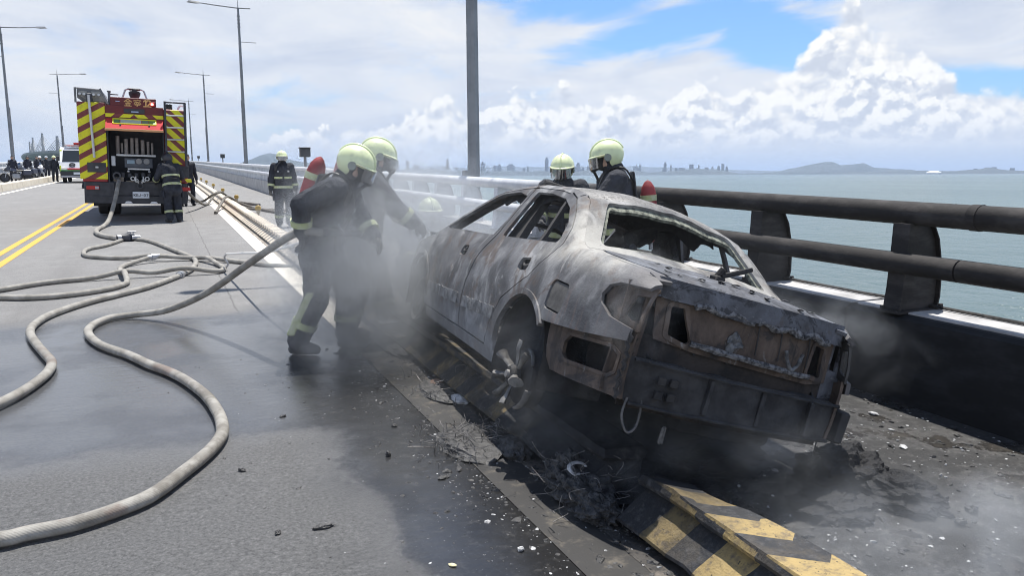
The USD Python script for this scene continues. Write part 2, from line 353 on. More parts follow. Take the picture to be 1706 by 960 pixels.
# ---------------------------------------------------------------- road surface
def asphalt(name, sidewalk=False):
    g = NG(); o = g.pos(); x, y, z = g.sep(o)
    big = g.noise(o, .55, 5, .6); mid = g.noise(o, 2.4, 5, .65); fine = g.noise(o, 120., 3, .6)
    wob = g.m('multiply', g.m('subtract', g.noise(o, .9, 4, .6), .5), 2.2)
    yy = g.m('add', y, wob); xx = g.m('add', x, g.m('multiply', g.m('subtract', mid, .5), .9))
    gr = g.rng(g.noise(o, 58., 6, .82), .36, .64, smooth=False)
    dry = g.mix(g.rng(mid, .3, .7), (.195, .192, .187), (.25, .246, .238))
    dry = g.mix(g.rng(big, .40, .7), dry, (.205, .20, .195))
    dry = g.mix(g.rng(gr, .5, 1., 0, .75), dry, (.085, .083, .08))
    dry = g.mix(g.rng(gr, .35, .0, 0, .5), dry, (.34, .335, .325))
    tr = g.m('subtract', 1., g.m('absolute', g.m('subtract', g.m('absolute', g.m('add', x, .55)), .85)))
    dry = g.mix(g.m('multiply', g.rng(tr, .62, .95), g.rng(g.noise(g.mapping(o, (1, .06, 1)), 3., 4, .6), .3, .7, .12, .42)), dry, (.15, .147, .143))
    seam = g.m('absolute', g.m('subtract', g.m('add', x, g.m('multiply', g.m('subtract', g.noise(o, 1.5, 4, .6), .5), .10)), .62))
    dry = g.mix(g.rng(seam, .014, .005, 0, .55), dry, (.09, .088, .085))
    if not sidewalk:
        wet = g.m('multiply', g.rng(yy, 9.2, 8.0), g.rng(xx, -3.4, -1.6))
        near = g.m('multiply', g.rng(g.m('add', y, g.m('multiply', g.m('subtract', big, .5), 1.6)), 4.9, 4.2), g.rng(g.m('add', x, g.m('multiply', g.m('subtract', mid, .5), .5)), .95, .45))   # rough damp patch in front
        smooth = g.m('multiply', wet, g.m('subtract', 1., g.m('multiply', near, .82)))
        soot = g.rng(g.m('add', g.m('add', x, g.m('multiply', g.m('subtract', mid, .5), 1.3)), g.m('multiply', g.rng(y, 9.5, 4.), .25)), .75, 1.7)
        soot = g.m('multiply', soot, g.rng(yy, 10.5, 7.0))
        soot2 = g.m('multiply', g.rng(yy, 8.4, 6.8), g.rng(xx, .35, 1.15, 0, .85))
        soot = g.m('maximum', soot, soot2)
    else:
        wet = g.rng(yy, 11., 7.5); smooth = g.m('multiply', wet, g.rng(mid, .42, .60)); soot = g.rng(yy, 10., 7.)
    damp = g.mix(g.rng(gr, .45, .0, 0, .7), g.mix(g.rng(gr, .5, .9), (.095, .094, .092), (.038, .038, .037)), (.19, .187, .182))
    col = g.mix(wet, dry, damp)
    col = g.mix(g.m('multiply', smooth, .75), col, (.066, .069, .075))
    sootc = g.mix(g.rng(g.noise(o, 16., 5, .7), .52, .72), (.014, .0135, .013), (.075, .072, .068) if sidewalk else (.04, .038, .036))
    if sidewalk: sootc = g.mix(g.rng(mid, .5, .75), sootc, (.085, .075, .062))
    col = g.mix(g.m('multiply', soot, .92), col, sootc)
    ash = g.m('multiply', soot, g.rng(g.noise(o, 55., 4, .7), .66, .74))
    col = g.mix(ash, col, (.36, .35, .34))
    film = g.m('multiply', smooth, g.rng(g.noise(o, 1.1, 3, .6), .3, .55, .72, 1.))
    rough = g.m('add', g.m('multiply', film, -.72), g.rng(wet, 0, 1, .92, .80))
    rough = g.m('maximum', rough, .07 if not sidewalk else .16)
    hb = g.m('add', g.m('multiply', fine, .5), g.m('multiply', gr, -.9))
    amp = g.m('subtract', 1., g.m('multiply', film, .93))
    h = g.m('multiply', hb, amp)
    h = g.m('add', h, g.m('multiply', g.noise(g.mapping(o, (.7, 2.2, 1)), 7., 3, .6), .55))
    n = g.bump(h, .0045, .9)
    p = g.add('principled_bsdf', {'base_color': col, 'roughness': rough, 'normal': n, 'specular_ior_level': g.rng(wet, 0, 1, .25, .62)}, 'BSDF')
    mats[name] = g.make(name, p); return mats[name]
asphalt('road_asphalt'); asphalt('slow_lane_asphalt', True)
def sheet(x0, x1, y0, y1, h, step=2., nx=1):
    ys = np.linspace(y0, y1, int((y1-y0)/step)+1); xs = np.linspace(x0, x1, nx+1)
    X, Y = np.meshgrid(xs, ys); v = np.column_stack([X.ravel(), Y.ravel(), np.full(X.size, h)]); f = []
    for i in range(len(ys)-1):
        for j in range(nx):
            a = i*(nx+1)+j; f += [[a, a+1, a+nx+2], [a, a+nx+2, a+nx+1]]
    return trimesh.Trimesh(WA(v), np.array(f), process=False)
YA, YB = -8., 250.
obj('road', sheet(-7.36, 1.80, YA, YB, 0), mats['road_asphalt'], kind='structure', label='grey two lane bridge road, wet and sooty beside the burnt car', cat='road')
obj('pavement', sheet(1.80, 4.42, YA, YB, -.004), mats['slow_lane_asphalt'], kind='structure', label='slow lane between striped barrier and right parapet, sooty near the car', cat='pavement')
obj('pavement', sheet(-10.1, -7.36, YA, YB, -.004), M('lane_concrete', (.27, .26, .25), (.34, .33, .31), 1.2, .85, world=True), kind='structure', label='left slow lane behind the concrete kerb barrier', cat='pavement')
def paint(name, c, dirty=True):
    g = NG(); o = g.pos(); x, y, z = g.sep(o)
    n = g.noise(o, 9., 6, .7); f = g.rng(n, .60, .74)
    worn = g.mix(g.m('multiply', f, .7), c, (.20, .195, .19))
    if dirty:
        sootf = g.rng(g.m('add', y, g.m('multiply', g.m('subtract', g.noise(o, .9, 4, .6), .5), 2.)), 8.6, 6.0)
        worn = g.mix(sootf, worn, g.mix(g.rng(n, .5, .75), (.016, .015, .014), (.10, .085, .065)))
    p = g.add('principled_bsdf', {'base_color': worn, 'normal': g.bump(g.noise(o, 90., 3, .6), .002)}, 'BSDF', roughness=.7)
    mats[name] = g.make(name, p); return mats[name]
paint('white_paint', (.80, .74, .62)); paint('yellow_paint', (.62, .32, .04))
obj('road_line', sheet(1.40, 1.66, YA, YB, .004), mats['white_paint'], kind='structure', label='cream edge line along the striped barrier')
obj('road_line', sheet(-6.86, -6.66, YA, YB, .004), mats['white_paint'], kind='structure', label='cream edge line along the left kerb barrier')
obj('road_line', sheet(-2.68, -2.56, YA, YB, .004), mats['yellow_paint'], kind='structure', label='left line of the double yellow centre line')
obj('road_line', sheet(-2.42, -2.30, YA, YB, .004), mats['yellow_paint'], kind='structure', label='right line of the double yellow centre line')
def gutter_mat():
    g = NG(); o = g.pos(); x, y, z = g.sep(o); n = g.noise(o, 5., 6, .68)
    c = g.mix(g.rng(n, .4, .65), (.33, .285, .23), (.15, .135, .12)); c = g.mix(g.rng(g.noise(o, 16., 5, .7), .55, .66), c, (.06, .055, .05))
    s_ = g.m('multiply', g.rng(g.m('add', y, g.m('multiply', g.m('subtract', n, .5), 2.5)), 8.5, 6.), g.rng(g.noise(o, 1.7, 5, .6), .38, .60, .62, 1.))
    c = g.mix(s_, c, g.mix(g.rng(g.noise(o, 30., 4, .7), .5, .7), (.014, .0135, .013), (.075, .062, .050)))
    mats['gutter'] = g.make('gutter', g.add('principled_bsdf', {'base_color': c, 'normal': g.bump(g.m('add', g.noise(o, 70., 4, .7), g.noise(o, 11., 3, .6)), .008)}, 'BSDF', roughness=.75))
gutter_mat()
def gutter():
    m = sheet(1.64, 1.93, YA, 60., .006, .08, 4); v = np.array(m.vertices); e = v[:, 0] < 1.66
    v[e, 0] += .035*(meshkit.fbm(np.column_stack([v[e, 1]*4, 0*v[e, 1], 0*v[e, 1]]), 4, 3)-.5)
    obj('gutter', trimesh.Trimesh(v, m.faces, process=False), mats['gutter'], kind='structure', label='crumbled concrete strip between asphalt and striped barrier')
gutter()
obj('bridge_girder', along([(-10.7, -.03), (5.05, -.03), (5.05, -.5), (3.2, -.7), (1.2, -2.8), (-6.8, -2.8), (-8.9, -.7), (-10.7, -.5)], YA, YB, 5.), M('girder_concrete', (.34, .33, .31), (.42, .41, .39), 1., .85, world=True), kind='structure', label='concrete box girder carrying the road', cat='bridge')
# ---------------------------------------------------------------- water
def water():
    g = NG(); o = g.pos()
    h = g.m('add', g.noise(g.mapping(o, (1, .55, 1), (0, 0, 0), (0, 0, .6)), .33, 5, .62), g.m('multiply', g.noise(g.mapping(o, (.6, 1., 1), (0, 0, 0), (0, 0, -.3)), .07, 3, .5), 1.6))
    n = g.bump(h, 1.3, .9)
    col = g.mix(g.rng(g.noise(g.mapping(o, (1, .4, 1)), .004, 4, .6), .35, .7), (.070, .108, .108), (.095, .138, .134))
    p = g.add('principled_bsdf', {'base_color': col, 'normal': n}, 'BSDF', roughness=.24, ior=1.33, specular_ior_level=.4)
    mats['sea_water'] = g.make('sea_water', p)
water()
SEA = -13.
def sea():
    xs = np.concatenate([-np.geomspace(42000, 60, 26), np.linspace(-50, 50, 3), np.geomspace(60, 42000, 26)])
    X, Y = np.meshgrid(xs, xs); v = np.column_stack([X.ravel(), Y.ravel(), np.full(X.size, SEA)]); n = len(xs); f = []
    for i in range(n-1):
        for j in range(n-1): a = i*n+j; f += [[a, a+1, a+n+1], [a, a+n+1, a+n]]
    obj('water', trimesh.Trimesh(v, np.array(f), process=False), mats['sea_water'], kind='structure', label='pale green sea of the strait below the bridge', cat='sea')
sea()
# ---------------------------------------------------------------- parapets and railings
rail_m = SM('rail_paint', (.50, .51, .53), (.60, .61, .62), (.020, .0180, .0170), 3., .38)
wall_m = SM('parapet_concrete', (.30, .295, .285), (.40, .39, .375), (.0065, .0068, .0075), 2., .85, y0=7., y1=11.)
ledge_m = M('ledge_concrete', (.28, .276, .272), (.44, .432, .428), 3., .85, bump=.002, world=True)
def parapet(side, y0, y1, label, post_to):
    s = side; xi = 4.42 if s > 0 else -10.1; d = 1 if s > 0 else -1
    P = thing('parapet_wall', label+' concrete parapet wall', 'wall')
    k = y0
    while k < y1-.1:
        e = min(k+6., y1)
        prof = [(xi, -.03), (xi+d*.50, -.03), (xi+d*.50, .585), (xi+d*.05, .585), (xi+d*.0, .56)]
        obj('wall_panel', along(prof, k+.008, e-.008, 3.), wall_m, P)
        obj('ledge', along([(xi+d*.09, .586), (xi+d*.495, .586), (xi+d*.495, .598), (xi+d*.09, .598)], k+.02, e-.02, 3.), ledge_m, P)
        k = e
    R = thing('guard_rail', label+' double pipe guard rail on curved plate posts', 'railing')
    k = y0; xr = xi+d*.19
    while k < y1-.1:
        e = min(k+5.6, y1); n = 5
        for h, r in ((1.255, .080), (.925, .072)):
            obj('rail', tube([W(xr if h > 1 else xr-d*.12, q, h) for q in np.linspace(k+.006, e-.006, n)], r, 14), rail_m, R, smooth=40)
        for q in (k,): obj('rail_sleeve', cyl(W(xr, q-.03, 1.255), W(xr, q+.03, 1.255), .0845, 14), rail_m, R, smooth=40)
        k = e
    # plate posts: front edge straight, back edge bellied
    fr = [(-.15, .60), (-.128, .75), (-.112, .95), (-.10, 1.19)]; bkp = [(.205, .60), (.222, .68), (.222, .80), (.206, .95), (.175, 1.08), (.115, 1.19)]
    plate = prism(Polygon([(d*a_, b_) for a_, b_ in fr+bkp[::-1]]), -.035, .035, 'y')
    fl = prism(Polygon([(d*a_, b_) for a_, b_ in fr]+[(d*(a_-.012), b_) for a_, b_ in fr[::-1]]), -.065, .065, 'y')
    bk = prism(Polygon([(d*a_, b_) for a_, b_ in bkp]+[(d*(a_+.012), b_) for a_, b_ in bkp[::-1]]), -.065, .065, 'y')
    foot = cat_([bx(-.19, .27, -.09, .09, .586, .604)]+[cyl((bx_, by_, .604), (bx_, by_, .628), .016, 6) for bx_ in (-.165, .245) for by_ in (-.065, .065)])
    post = cat_([plate, fl, bk, foot])
    k, n = 3.65-1.4*6, 0
    while k < post_to:
        if k > y0 and n < 230:
            obj('post', tf(post, W(xr, k)), rail_m, R); n += 1
        k += 1.4

def conduit():
    ys = np.linspace(1., 9., 60); w = meshkit.fbm(np.column_stack([ys*3, 0*ys, 0*ys]), 3, 4)-.5
    obj('conduit', tube([W(4.80+.05*q, y, .612+.012*abs(q)) for y, q in zip(ys, w)], .012, 6), M('conduit_black', (.02, .02, .02), (.07, .065, .06), 30., .8), label='charred cable lying along the outer edge of the parapet ledge', cat='cable')
conduit()
parapet(1, YA, 180., 'right hand sooty', 165.)
parapet(-1, 30., 180., 'left hand grey', 165.)
# ---------------------------------------------------------------- striped barrier, precast pieces
def barrier_mat(name, far=False):
    g = NG(); o = g.pos(); x, y, z = g.sep(o)
    # chevrons on top, slanted bands on the side
    hl = g.m('subtract', z, g.m('multiply', y, GR))
    top = g.rng(hl, .238, .243)
    u = g.m('multiply', g.m('absolute', g.m('subtract', x, 1.985)), -.85)
    sl = g.m('multiply', g.m('subtract', .25, hl), -.30)
    ph = g.m('add', y, g.mix(top, sl, u))
    ph = g.m('add', ph, g.m('multiply', g.m('subtract', g.noise(o, 14., 4, .6), .5), .012))
    band = g.m('fraction', g.m('divide', g.m('add', ph, .10), .345))
    blk = g.m('greater_than', band, .5)
    yel = g.mix(g.rng(g.noise(o, 20., 6, .7), .50, .68), (.44, .32, .13), (.27, .20, .11))
    yel = g.mix(g.rng(y, 6.5, 10.), yel, (.62, .54, .42))
    dk = g.mix(g.rng(g.noise(o, 30., 5, .7), .5, .7), (.030, .032, .036), (.085, .087, .095))
    dk = g.mix(g.rng(y, 8., 13.), dk, (.22, .20, .18))
    striped = g.m('multiply', blk, g.rng(y, 20.8, 20.6))
    yel = g.mix(g.rng(y, 20.6, 20.8), yel, (.50, .45, .37))
    c = g.mix(striped, yel, dk)
    dirt = g.m('multiply', g.rng(g.noise(o, 5., 7, .72), .46, .64), g.rng(y, 9., 5., .15, .62))
    c = g.mix(dirt, c, (.105, .088, .066))
    # soot of the fire, heaviest under the car
    n = g.noise(o, 3.5, 6, .65)
    s1 = g.m('multiply', g.rng(g.m('add', y, g.m('multiply', g.m('subtract', n, .5), .8)), 2.0, 2.75), g.rng(g.m('add', y, g.m('multiply', g.m('subtract', n, .5), 1.2)), 4.7, 3.6))
    s2 = g.m('multiply', g.rng(y, 9.5, 6.5), g.rng(n, .30, .60, .66, .95))
    s2 = g.m('multiply', s2, g.rng(y, 1.9, 2.6, .22, 1.))
    c = g.mix(g.m('maximum', s1, s2), c, g.mix(g.rng(g.noise(o, 18., 5, .7), .5, .7), (.012, .012, .013), (.06, .058, .056)))
    sp = g.m('multiply', g.rng(g.noise(o, 65., 3, .6), .64, .68), g.rng(y, 8., 4.))
    c = g.mix(sp, c, (.025, .025, .025))
    p = g.add('principled_bsdf', {'base_color': c, 'normal': g.bump(g.m('add', g.noise(o, 60., 4, .65), g.noise(o, 9., 3, .6)), .006)}, 'BSDF', roughness=.72, specular_ior_level=.35)
    mats[name] = g.make(name, p); return mats[name]
barrier_mat('barrier_paint')
prof = [(1.82, -.004), (1.80, .04), (1.715, .05), (1.715, .065), (1.875, .185), (1.825, .20), (1.815, .22), (1.83, .25), (2.035, .25), (2.05, .225), (2.04, .20), (2.0, .185), (2.0, -.004)]
def barrier(y0, y1, label, torn=0, group=None):
    m = along(prof, y0, y1, .12 if torn else 1.)
    if torn:
        v = np.array(m.vertices); t = y1 if torn > 0 else y0
        k = np.clip(1-np.abs(v[:, 1]-t)/.9, 0, 1)
        d = (meshkit.fbm(v*9., 3, 5)-.5); v[:, 2] += k*d*.07; v[:, 0] += k*(meshkit.fbm(v*7.+3, 3, 8)-.5)*.08
        e = np.abs(v[:, 1]-t) < .01
        v[e, 1] += (meshkit.fbm(v[e]*14., 3, 11)-.5)*.22-torn*.03
        if torn > 0: v[:, 2] -= np.where(v[:, 0] > 1.97, k**2*.10, 0)
        m = trimesh.Trimesh(v, m.faces, process=False)
    obj('kerb_barrier', m, mats['barrier_paint'], smooth=False, label=label, cat='barrier', group=group)
barrier(-5., 2.74, 'yellow and black striped kerb barrier piece with a torn end, nearest the viewer', torn=1)
barrier(2.98, 10.48, 'scorched striped kerb barrier piece under the burnt car', torn=-1)
barrier(10.52, 17.26, 'cream striped kerb barrier piece behind the bending firefighters')
barrier(17.30, 24.03, 'half striped kerb barrier piece beside the hose divider')
for k in range(20): barrier(24.07+6.77*k, 24.07+6.77*k+6.73, 'plain cream kerb barrier piece beyond the striped ones', group='plain kerb barrier pieces along the right lane')
def left_barrier():
    c = M('cream_concrete', (.50, .45, .36), (.58, .53, .44), 2., .85, world=True)
    for k in range(26):
        y0 = 26.+6.2*k
        obj('kerb_barrier', along([(-7.62, -.004), (-7.22, -.004), (-7.26, .33), (-7.34, .36), (-7.56, .36), (-7.60, .33)], y0+.03, y0+6.17, 2.), c, label='plain cream kerb barrier piece along the left lane', cat='barrier', group='plain kerb barrier pieces along the left lane')
left_barrier()
# ---------------------------------------------------------------- burnt saloon car
def burnt(name, kind):
    g = NG(); o = g.obj(); x, y, z = g.sep(o)
    a = g.noise(o, 2.6, 6, .62, .6); b = g.noise(g.mapping(o, (1, 1, .75), (5, 2, 1)), 4.2, 7, .66, .5); c_ = g.noise(o, 34., 4, .7); e = g.noise(g.mapping(o, (1, 1, 1), (9, 9, 9)), 4.2, 7, .68, 1.2)
    if kind == 'skin':
        col = g.ramp(b, [(.30, (.045, .044, .046)), (.43, (.098, .097, .100)), (.55, (.155, .154, .155)), (.70, (.29, .287, .285))])
        col = g.mix(g.m('multiply', g.rng(a, .47, .60), .8), col, (.055, .053, .054))
        col = g.mix(g.m('multiply', g.rng(e, .53, .62), .75), col, (.105, .076, .058))
        col = g.mix(g.m('multiply', g.rng(g.noise(g.mapping(o, (1, 1.6, .8), (2, 8, 3)), 3.1, 7, .7, 1.5), .57, .66), .55), col, (.36, .355, .34))
        # tail scorched dark, upper rear quarter bleached, streaks below the belt
        tail = g.rng(g.m('add', y, g.m('multiply', g.m('subtract', a, .5), .5)), -1.88, -2.12)
        col = g.mix(g.m('multiply', tail, .72), col, (.105, .098, .098))
        wht = g.m('multiply', g.m('multiply', g.rng(z, .84, .98), g.rng(g.m('add', y, g.m('multiply', g.m('subtract', e, .5), .8)), -1.0, -1.35)), g.rng(y, -2.1, -1.85))
        col = g.mix(g.m('multiply', wht, g.rng(b, .35, .6, .15, .75)), col, (.40, .385, .345))
        st = g.noise(g.mapping(o, (1, 26., 2.2)), 1., 4, .6)
        col = g.mix(g.m('multiply', g.rng(st, .52, .68), g.m('multiply', g.rng(y, -1.45, -1.7), g.m('multiply', g.rng(z, .86, .7), .5))), col, (.19, .13, .11))
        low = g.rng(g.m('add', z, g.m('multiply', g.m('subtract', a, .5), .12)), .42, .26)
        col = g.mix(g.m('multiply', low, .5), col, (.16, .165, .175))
        lo, hi, ro = (.03, .03, .03), None, .62
    elif kind == 'roof':
        col = g.ramp(b, [(.28, (.085, .08, .078)), (.45, (.17, .165, .155)), (.60, (.25, .24, .225)), (.75, (.40, .385, .35))])
        col = g.mix(g.rng(g.noise(o, 48., 4, .7), .52, .60), col, (.06, .055, .05))
        ro = .7
    elif kind == 'tail':
        col = g.ramp(b, [(.30, (.032, .033, .038)), (.45, (.078, .080, .088)), (.58, (.115, .121, .138)), (.73, (.25, .26, .285))])
        col = g.mix(g.m('multiply', g.rng(e, .55, .68), .6), col, (.085, .066, .054))
        d_ = g.noise(g.mapping(o, (1, 1, 1.4), (3, 1, 7)), 5.5, 7, .7, 1.)
        col = g.mix(g.m('multiply', g.rng(d_, .50, .56), .8), col, (.022, .022, .025))
        col = g.mix(g.m('multiply', g.rng(g.noise(g.mapping(o, (.35, 1, 1), (6, 2, 2)), 26., 6, .75), .60, .68), .7), col, (.27, .275, .29))
        ro = .6
    elif kind == 'rust':
        col = g.ramp(b, [(.30, (.026, .022, .019)), (.46, (.078, .058, .046)), (.60, (.118, .089, .070)), (.76, (.19, .168, .15))])
        col = g.mix(g.m('multiply', g.rng(e, .52, .60), .75), col, (.028, .027, .028))
        col = g.mix(g.m('multiply', g.rng(g.noise(g.mapping(o, (1, 1, .45), (1, 5, 2)), 13., 7, .75, .8), .58, .66), .7), col, (.20, .195, .19))
        col = g.mix(g.m('multiply', g.rng(g.noise(g.mapping(o, (14., 14., 1.2), (1, 5, 2)), 1., 4, .6), .56, .64), .5), col, (.022, .02, .019))
        ro = .8
    else:
        col = g.ramp(b, [(.3, (.018, .017, .017)), (.55, (.042, .040, .039)), (.75, (.10, .095, .09))])
        ro = .85
    col = g.mix(g.rng(c_, .66, .72, 0, .8), col, (.05, .047, .045))
    n = g.bump(g.m('add', g.noise(o, 55., 5, .7), g.m('multiply', a, 1.6)), .0035 if kind in ('skin',) else .006, .8)
    p = g.add('principled_bsdf', {'base_color': col, 'normal': n}, 'BSDF', roughness=ro, specular_ior_level=.4)
    mats[name] = g.make(name, p); return mats[name]
for a_, b_ in (('burnt_skin', 'skin'), ('burnt_roof', 'roof'), ('burnt_tail', 'tail'), ('burnt_rust', 'rust'), ('burnt_dark', 'dark')): burnt(a_, b_)
soot = M('soot', (.014, .014, .015), (.035, .033, .032), 9., .9, bump=.004)
alloy = M('melted_alloy', (.20, .193, .18), (.07, .068, .066), 11., .5, .35, bump=.002, bscale=30)
def car():
    k = .93; T = np.array([2.381, 4.77, .154]); A = np.radians([-4.39, .09, 16.73])
    R = rz(A[0])@rx(A[1])@ry(A[2])*k
    C = thing('burnt_car', 'burnt out grey saloon car shell leaning across the striped barrier', 'car', T, R)
    PY = np.array([(-2.30, .80), (-2.2, .915), (-2.12, .955), (-2.0, .972), (-1.56, 1.005), (-1.47, 1.03), (-1.42, 1.06), (-1.15, 1.28), (-1.08, 1.318), (-1.0, 1.342), (-.75, 1.375), (-.3, 1.39), (0, 1.375), (.3, 1.335), (.45, 1.29), (.75, 1.15), (1.18, .90), (1.26, .855), (1.6, .79), (2.0, .71), (2.2, .64), (2.3, .5)])
    def P(y): return np.interp(y, PY[:, 0], PY[:, 1])
    WZ = np.array([(.10, .74), (.2, .79), (.3, .817), (.45, .838), (.6, .843), (.75, .834), (.86, .808), (.95, .768), (1.05, .722), (1.2, .652), (1.33, .59), (1.45, .54)])
    def w0(y, z):
        y = np.asarray(y, float); return np.interp(z, WZ[:, 0], WZ[:, 1])-.15*(np.clip(-1.55-y, 0, None)/.65)**2-.20*(np.clip(y-1.4, 0, None)/.8)**2
    def we(y): return w0(y, P(y))-.045
    def wd(y, z, r=.055):
        d = np.clip((P(y)-z)/r, 0, 1); return w0(y, z)-.045*(1-np.sqrt(np.clip(1-(1-d)**2, 0, 1)))
    def side(s, inset=0.):
        def f(uv):
            y, z = uv[:, 0], uv[:, 1]
            dent = .014*(meshkit.noise(np.column_stack([y*3.1, z*3.7, 0*y+s*3]), 4)-.5)+.011*(meshkit.fbm(np.column_stack([y*8.5, z*9.5, 0*y+s*3]), 3, 14)-.5)
            return np.column_stack([s*(wd(y, z)-inset+dent), y, z])
        return f
    def top(lift=0.):
        def f(uv):
            u, y = uv[:, 0], uv[:, 1]
            cr = np.interp(y, [-2.2, -1.6, -1.45, -1.1, -.4, .3, 1.2, 1.6, 2.2], [.02, .03, .06, .075, .06, .065, .07, .06, .03])
            dent = .026*(meshkit.noise(np.column_stack([u*2.3, y*2.6, 0*y]), 9)-.5)+.018*(meshkit.fbm(np.column_stack([u*6., y*7., 0*y]), 3, 19)-.5)
            return np.column_stack([u*we(y), y, P(y)+cr*(1-u**2)+lift+dent*(1-u**2)])
        return f
    def rear(y0=0.):
        def f(uv):
            x, z = uv[:, 0], uv[:, 1]
            b = -2.215+.07*(x/.65)**2+.10*np.clip((z-.90), 0, .2)+y0
            return np.column_stack([x, b+.012*(meshkit.noise(np.column_stack([x*6, z*7, 0*x]), 3)-.5)+.016*(meshkit.fbm(np.column_stack([x*11, z*13, 0*x]), 3, 23)-.5), z])
        return f
    ysamp = np.linspace(-2.2, 2.25, 90)
    full = Polygon([(-2.2, .2), (2.25, .2)]+[(y, float(P(y))) for y in ysamp[::-1]])
    archR, archF = Point(-1.23, .29).buffer(.375, 32), Point(1.33, .29).buffer(.37, 32)
    seamR = [(-.68, .255), (-.73, .42), (-.84, .58), (-1.00, .68), (-1.16, .76), (-1.28, .90), (-1.33, 1.0), (-1.28, 1.10), (-1.15, 1.22), (-1.02, 1.30), (-.90, 1.335)]
    seamB = [(-.05, .255), (-.06, .58), (-.14, .80), (-.24, .95), (-.26, 1.20), (-.265, 1.35)]
    seamF = [(.98, .255), (1.03, .5), (1.10, .80), (1.165, .885)]
    gap = .007
    dtop = [(y, float(P(y))-.032) for y in np.linspace(-.88, 1.1, 30)]
    fdoor = Polygon(seamF+[p for p in reversed(dtop) if -.26 < p[0] < 1.1]+seamB[::-1]).buffer(0).buffer(-gap)
    rdoor = Polygon(seamB+[p for p in reversed(dtop) if p[0] < -.275]+seamR[::-1]).buffer(0).buffer(-gap)
    rdoor = rdoor.difference(archR.buffer(.03))
    winF = Polygon([(1.02, .93), (-.17, .957), (-.205, 1.12), (-.215, 1.285), (.0, 1.312), (.28, 1.285), (.45, 1.225), (.72, 1.095)]).buffer(-.012).buffer(.012)
    winR = Polygon([(-.36, .963), (-1.235, .995), (-1.24, 1.03), (-1.17, 1.13), (-1.04, 1.225), (-.88, 1.285), (-.62, 1.315), (-.36, 1.32)]).buffer(-.02).buffer(.02)
    hF = affinity.rotate(sbox(.15, .755, .31, .835).buffer(-.03).buffer(.03), -4); hR = affinity.rotate(sbox(-1.09, .785, -.93, .868).buffer(-.03).buffer(.03), -6)
    fuel = affinity.rotate(sbox(-1.70, .635, -1.515, .79).buffer(-.025).buffer(.025), 3)
    tl = Polygon([(-2.3, .885), (-2.04, .875), (-1.985, .85), (-1.965, .80), (-1.985, .755), (-2.06, .705), (-2.3, .66)])
    lowcut = Polygon([(-1.50, .1), (-1.50, .565), (-1.62, .57), (-1.9, .585), (-2.3, .63), (-2.3, .1)])
    door_zone = Polygon(seamF+[(1.10, .92)]+[(y, float(P(y))-.032) for y in np.linspace(1.06, -.9, 40)]+seamR[::-1]).buffer(0)
    back = Polygon(seamR+[(-.9, 1.6), (-2.4, 1.6), (-2.4, .0), (-.68, 0)]).buffer(0)
    quarter = full.intersection(back).difference(door_zone.buffer(gap*.2)).difference(archR).difference(lowcut).difference(fuel.buffer(.006)).difference(tl)
    quarter = quarter.difference(sbox(-.95, .15, -.6, .25))
    if quarter.geom_type != 'Polygon': quarter = max(quarter.geoms, key=lambda q: q.area)
    fend = full.intersection(Polygon(seamF+[(1.18, 1.2), (2.4, 1.0), (2.4, .2), (.98, .2)]).buffer(0)).buffer(-gap).difference(archF)
    if fend.geom_type != 'Polygon': fend = max(fend.geoms, key=lambda q: q.area)
    rail = full.difference(door_zone).intersection(sbox(-1.03, 1.0, 1.3, 1.6)).intersection(Polygon([(1.25, .86), (1.25, 1.6), (-1.03, 1.6), (-1.03, 1.3), (-.9, 1.3)])).buffer(-.001)
    rail = cat_([panel(q, side(-1), .03, .06, flip=True) for q in getattr(rail, 'geoms', [rail]) if q.area > 1e-4])
    skin, roofm, tailm, rustm, dark = (mats[q] for q in ('burnt_skin', 'burnt_roof', 'burnt_tail', 'burnt_rust', 'burnt_dark'))
    def mir(m): v = np.array(m.vertices); v[:, 0] *= -1; return trimesh.Trimesh(v, np.asarray(m.faces)[:, ::-1], process=False)
    def put(name, m, mat, par=C, smooth=38, label=None): return obj(name, m, mat, par, smooth, label)
    # --- left and right sides (chart y,z seen from outside is left-handed on the left side)
    def sp(poly, s, th=.022, inset=0., cell=.045): return panel(poly, side(s, inset), th, cell, flip=(s < 0))
    holeF, holeR = fdoor.difference(winF).difference(hF), rdoor.difference(winR).difference(hR)
    arch_lip = lambda c, r, a0, a1: Polygon([(c[0]+(r+.028)*math.cos(t), c[1]+(r+.028)*math.sin(t)) for t in np.linspace(a0, a1, 24)]+[(c[0]+(r-.004)*math.cos(t), c[1]+(r-.004)*math.sin(t)) for t in np.linspace(a1, a0, 24)])
    for s, lab in ((-1, None), (1, None)):
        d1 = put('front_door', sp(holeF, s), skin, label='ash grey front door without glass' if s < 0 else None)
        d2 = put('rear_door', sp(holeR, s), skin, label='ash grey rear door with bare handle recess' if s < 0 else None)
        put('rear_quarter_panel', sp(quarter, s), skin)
        put('front_fender', sp(fend, s), skin)
        put('roof_rail', rail if s < 0 else mir(rail), skin)
        put('sill', panel(Polygon([(-.86, .165), (.97, .165), (.97, .247), (-.86, .247)]), side(s, .012), .05, .06, flip=(s < 0)), skin)
        lipR = arch_lip((-1.23, .29), .375, .02*PI, .78*PI)
        put('wheel_arch_lip', sp(lipR, s, .03, -.012, .03), skin)
        put('wheel_arch_lip', sp(arch_lip((1.33, .29), .37, .05*PI, .97*PI), s, .03, -.010, .03), skin)
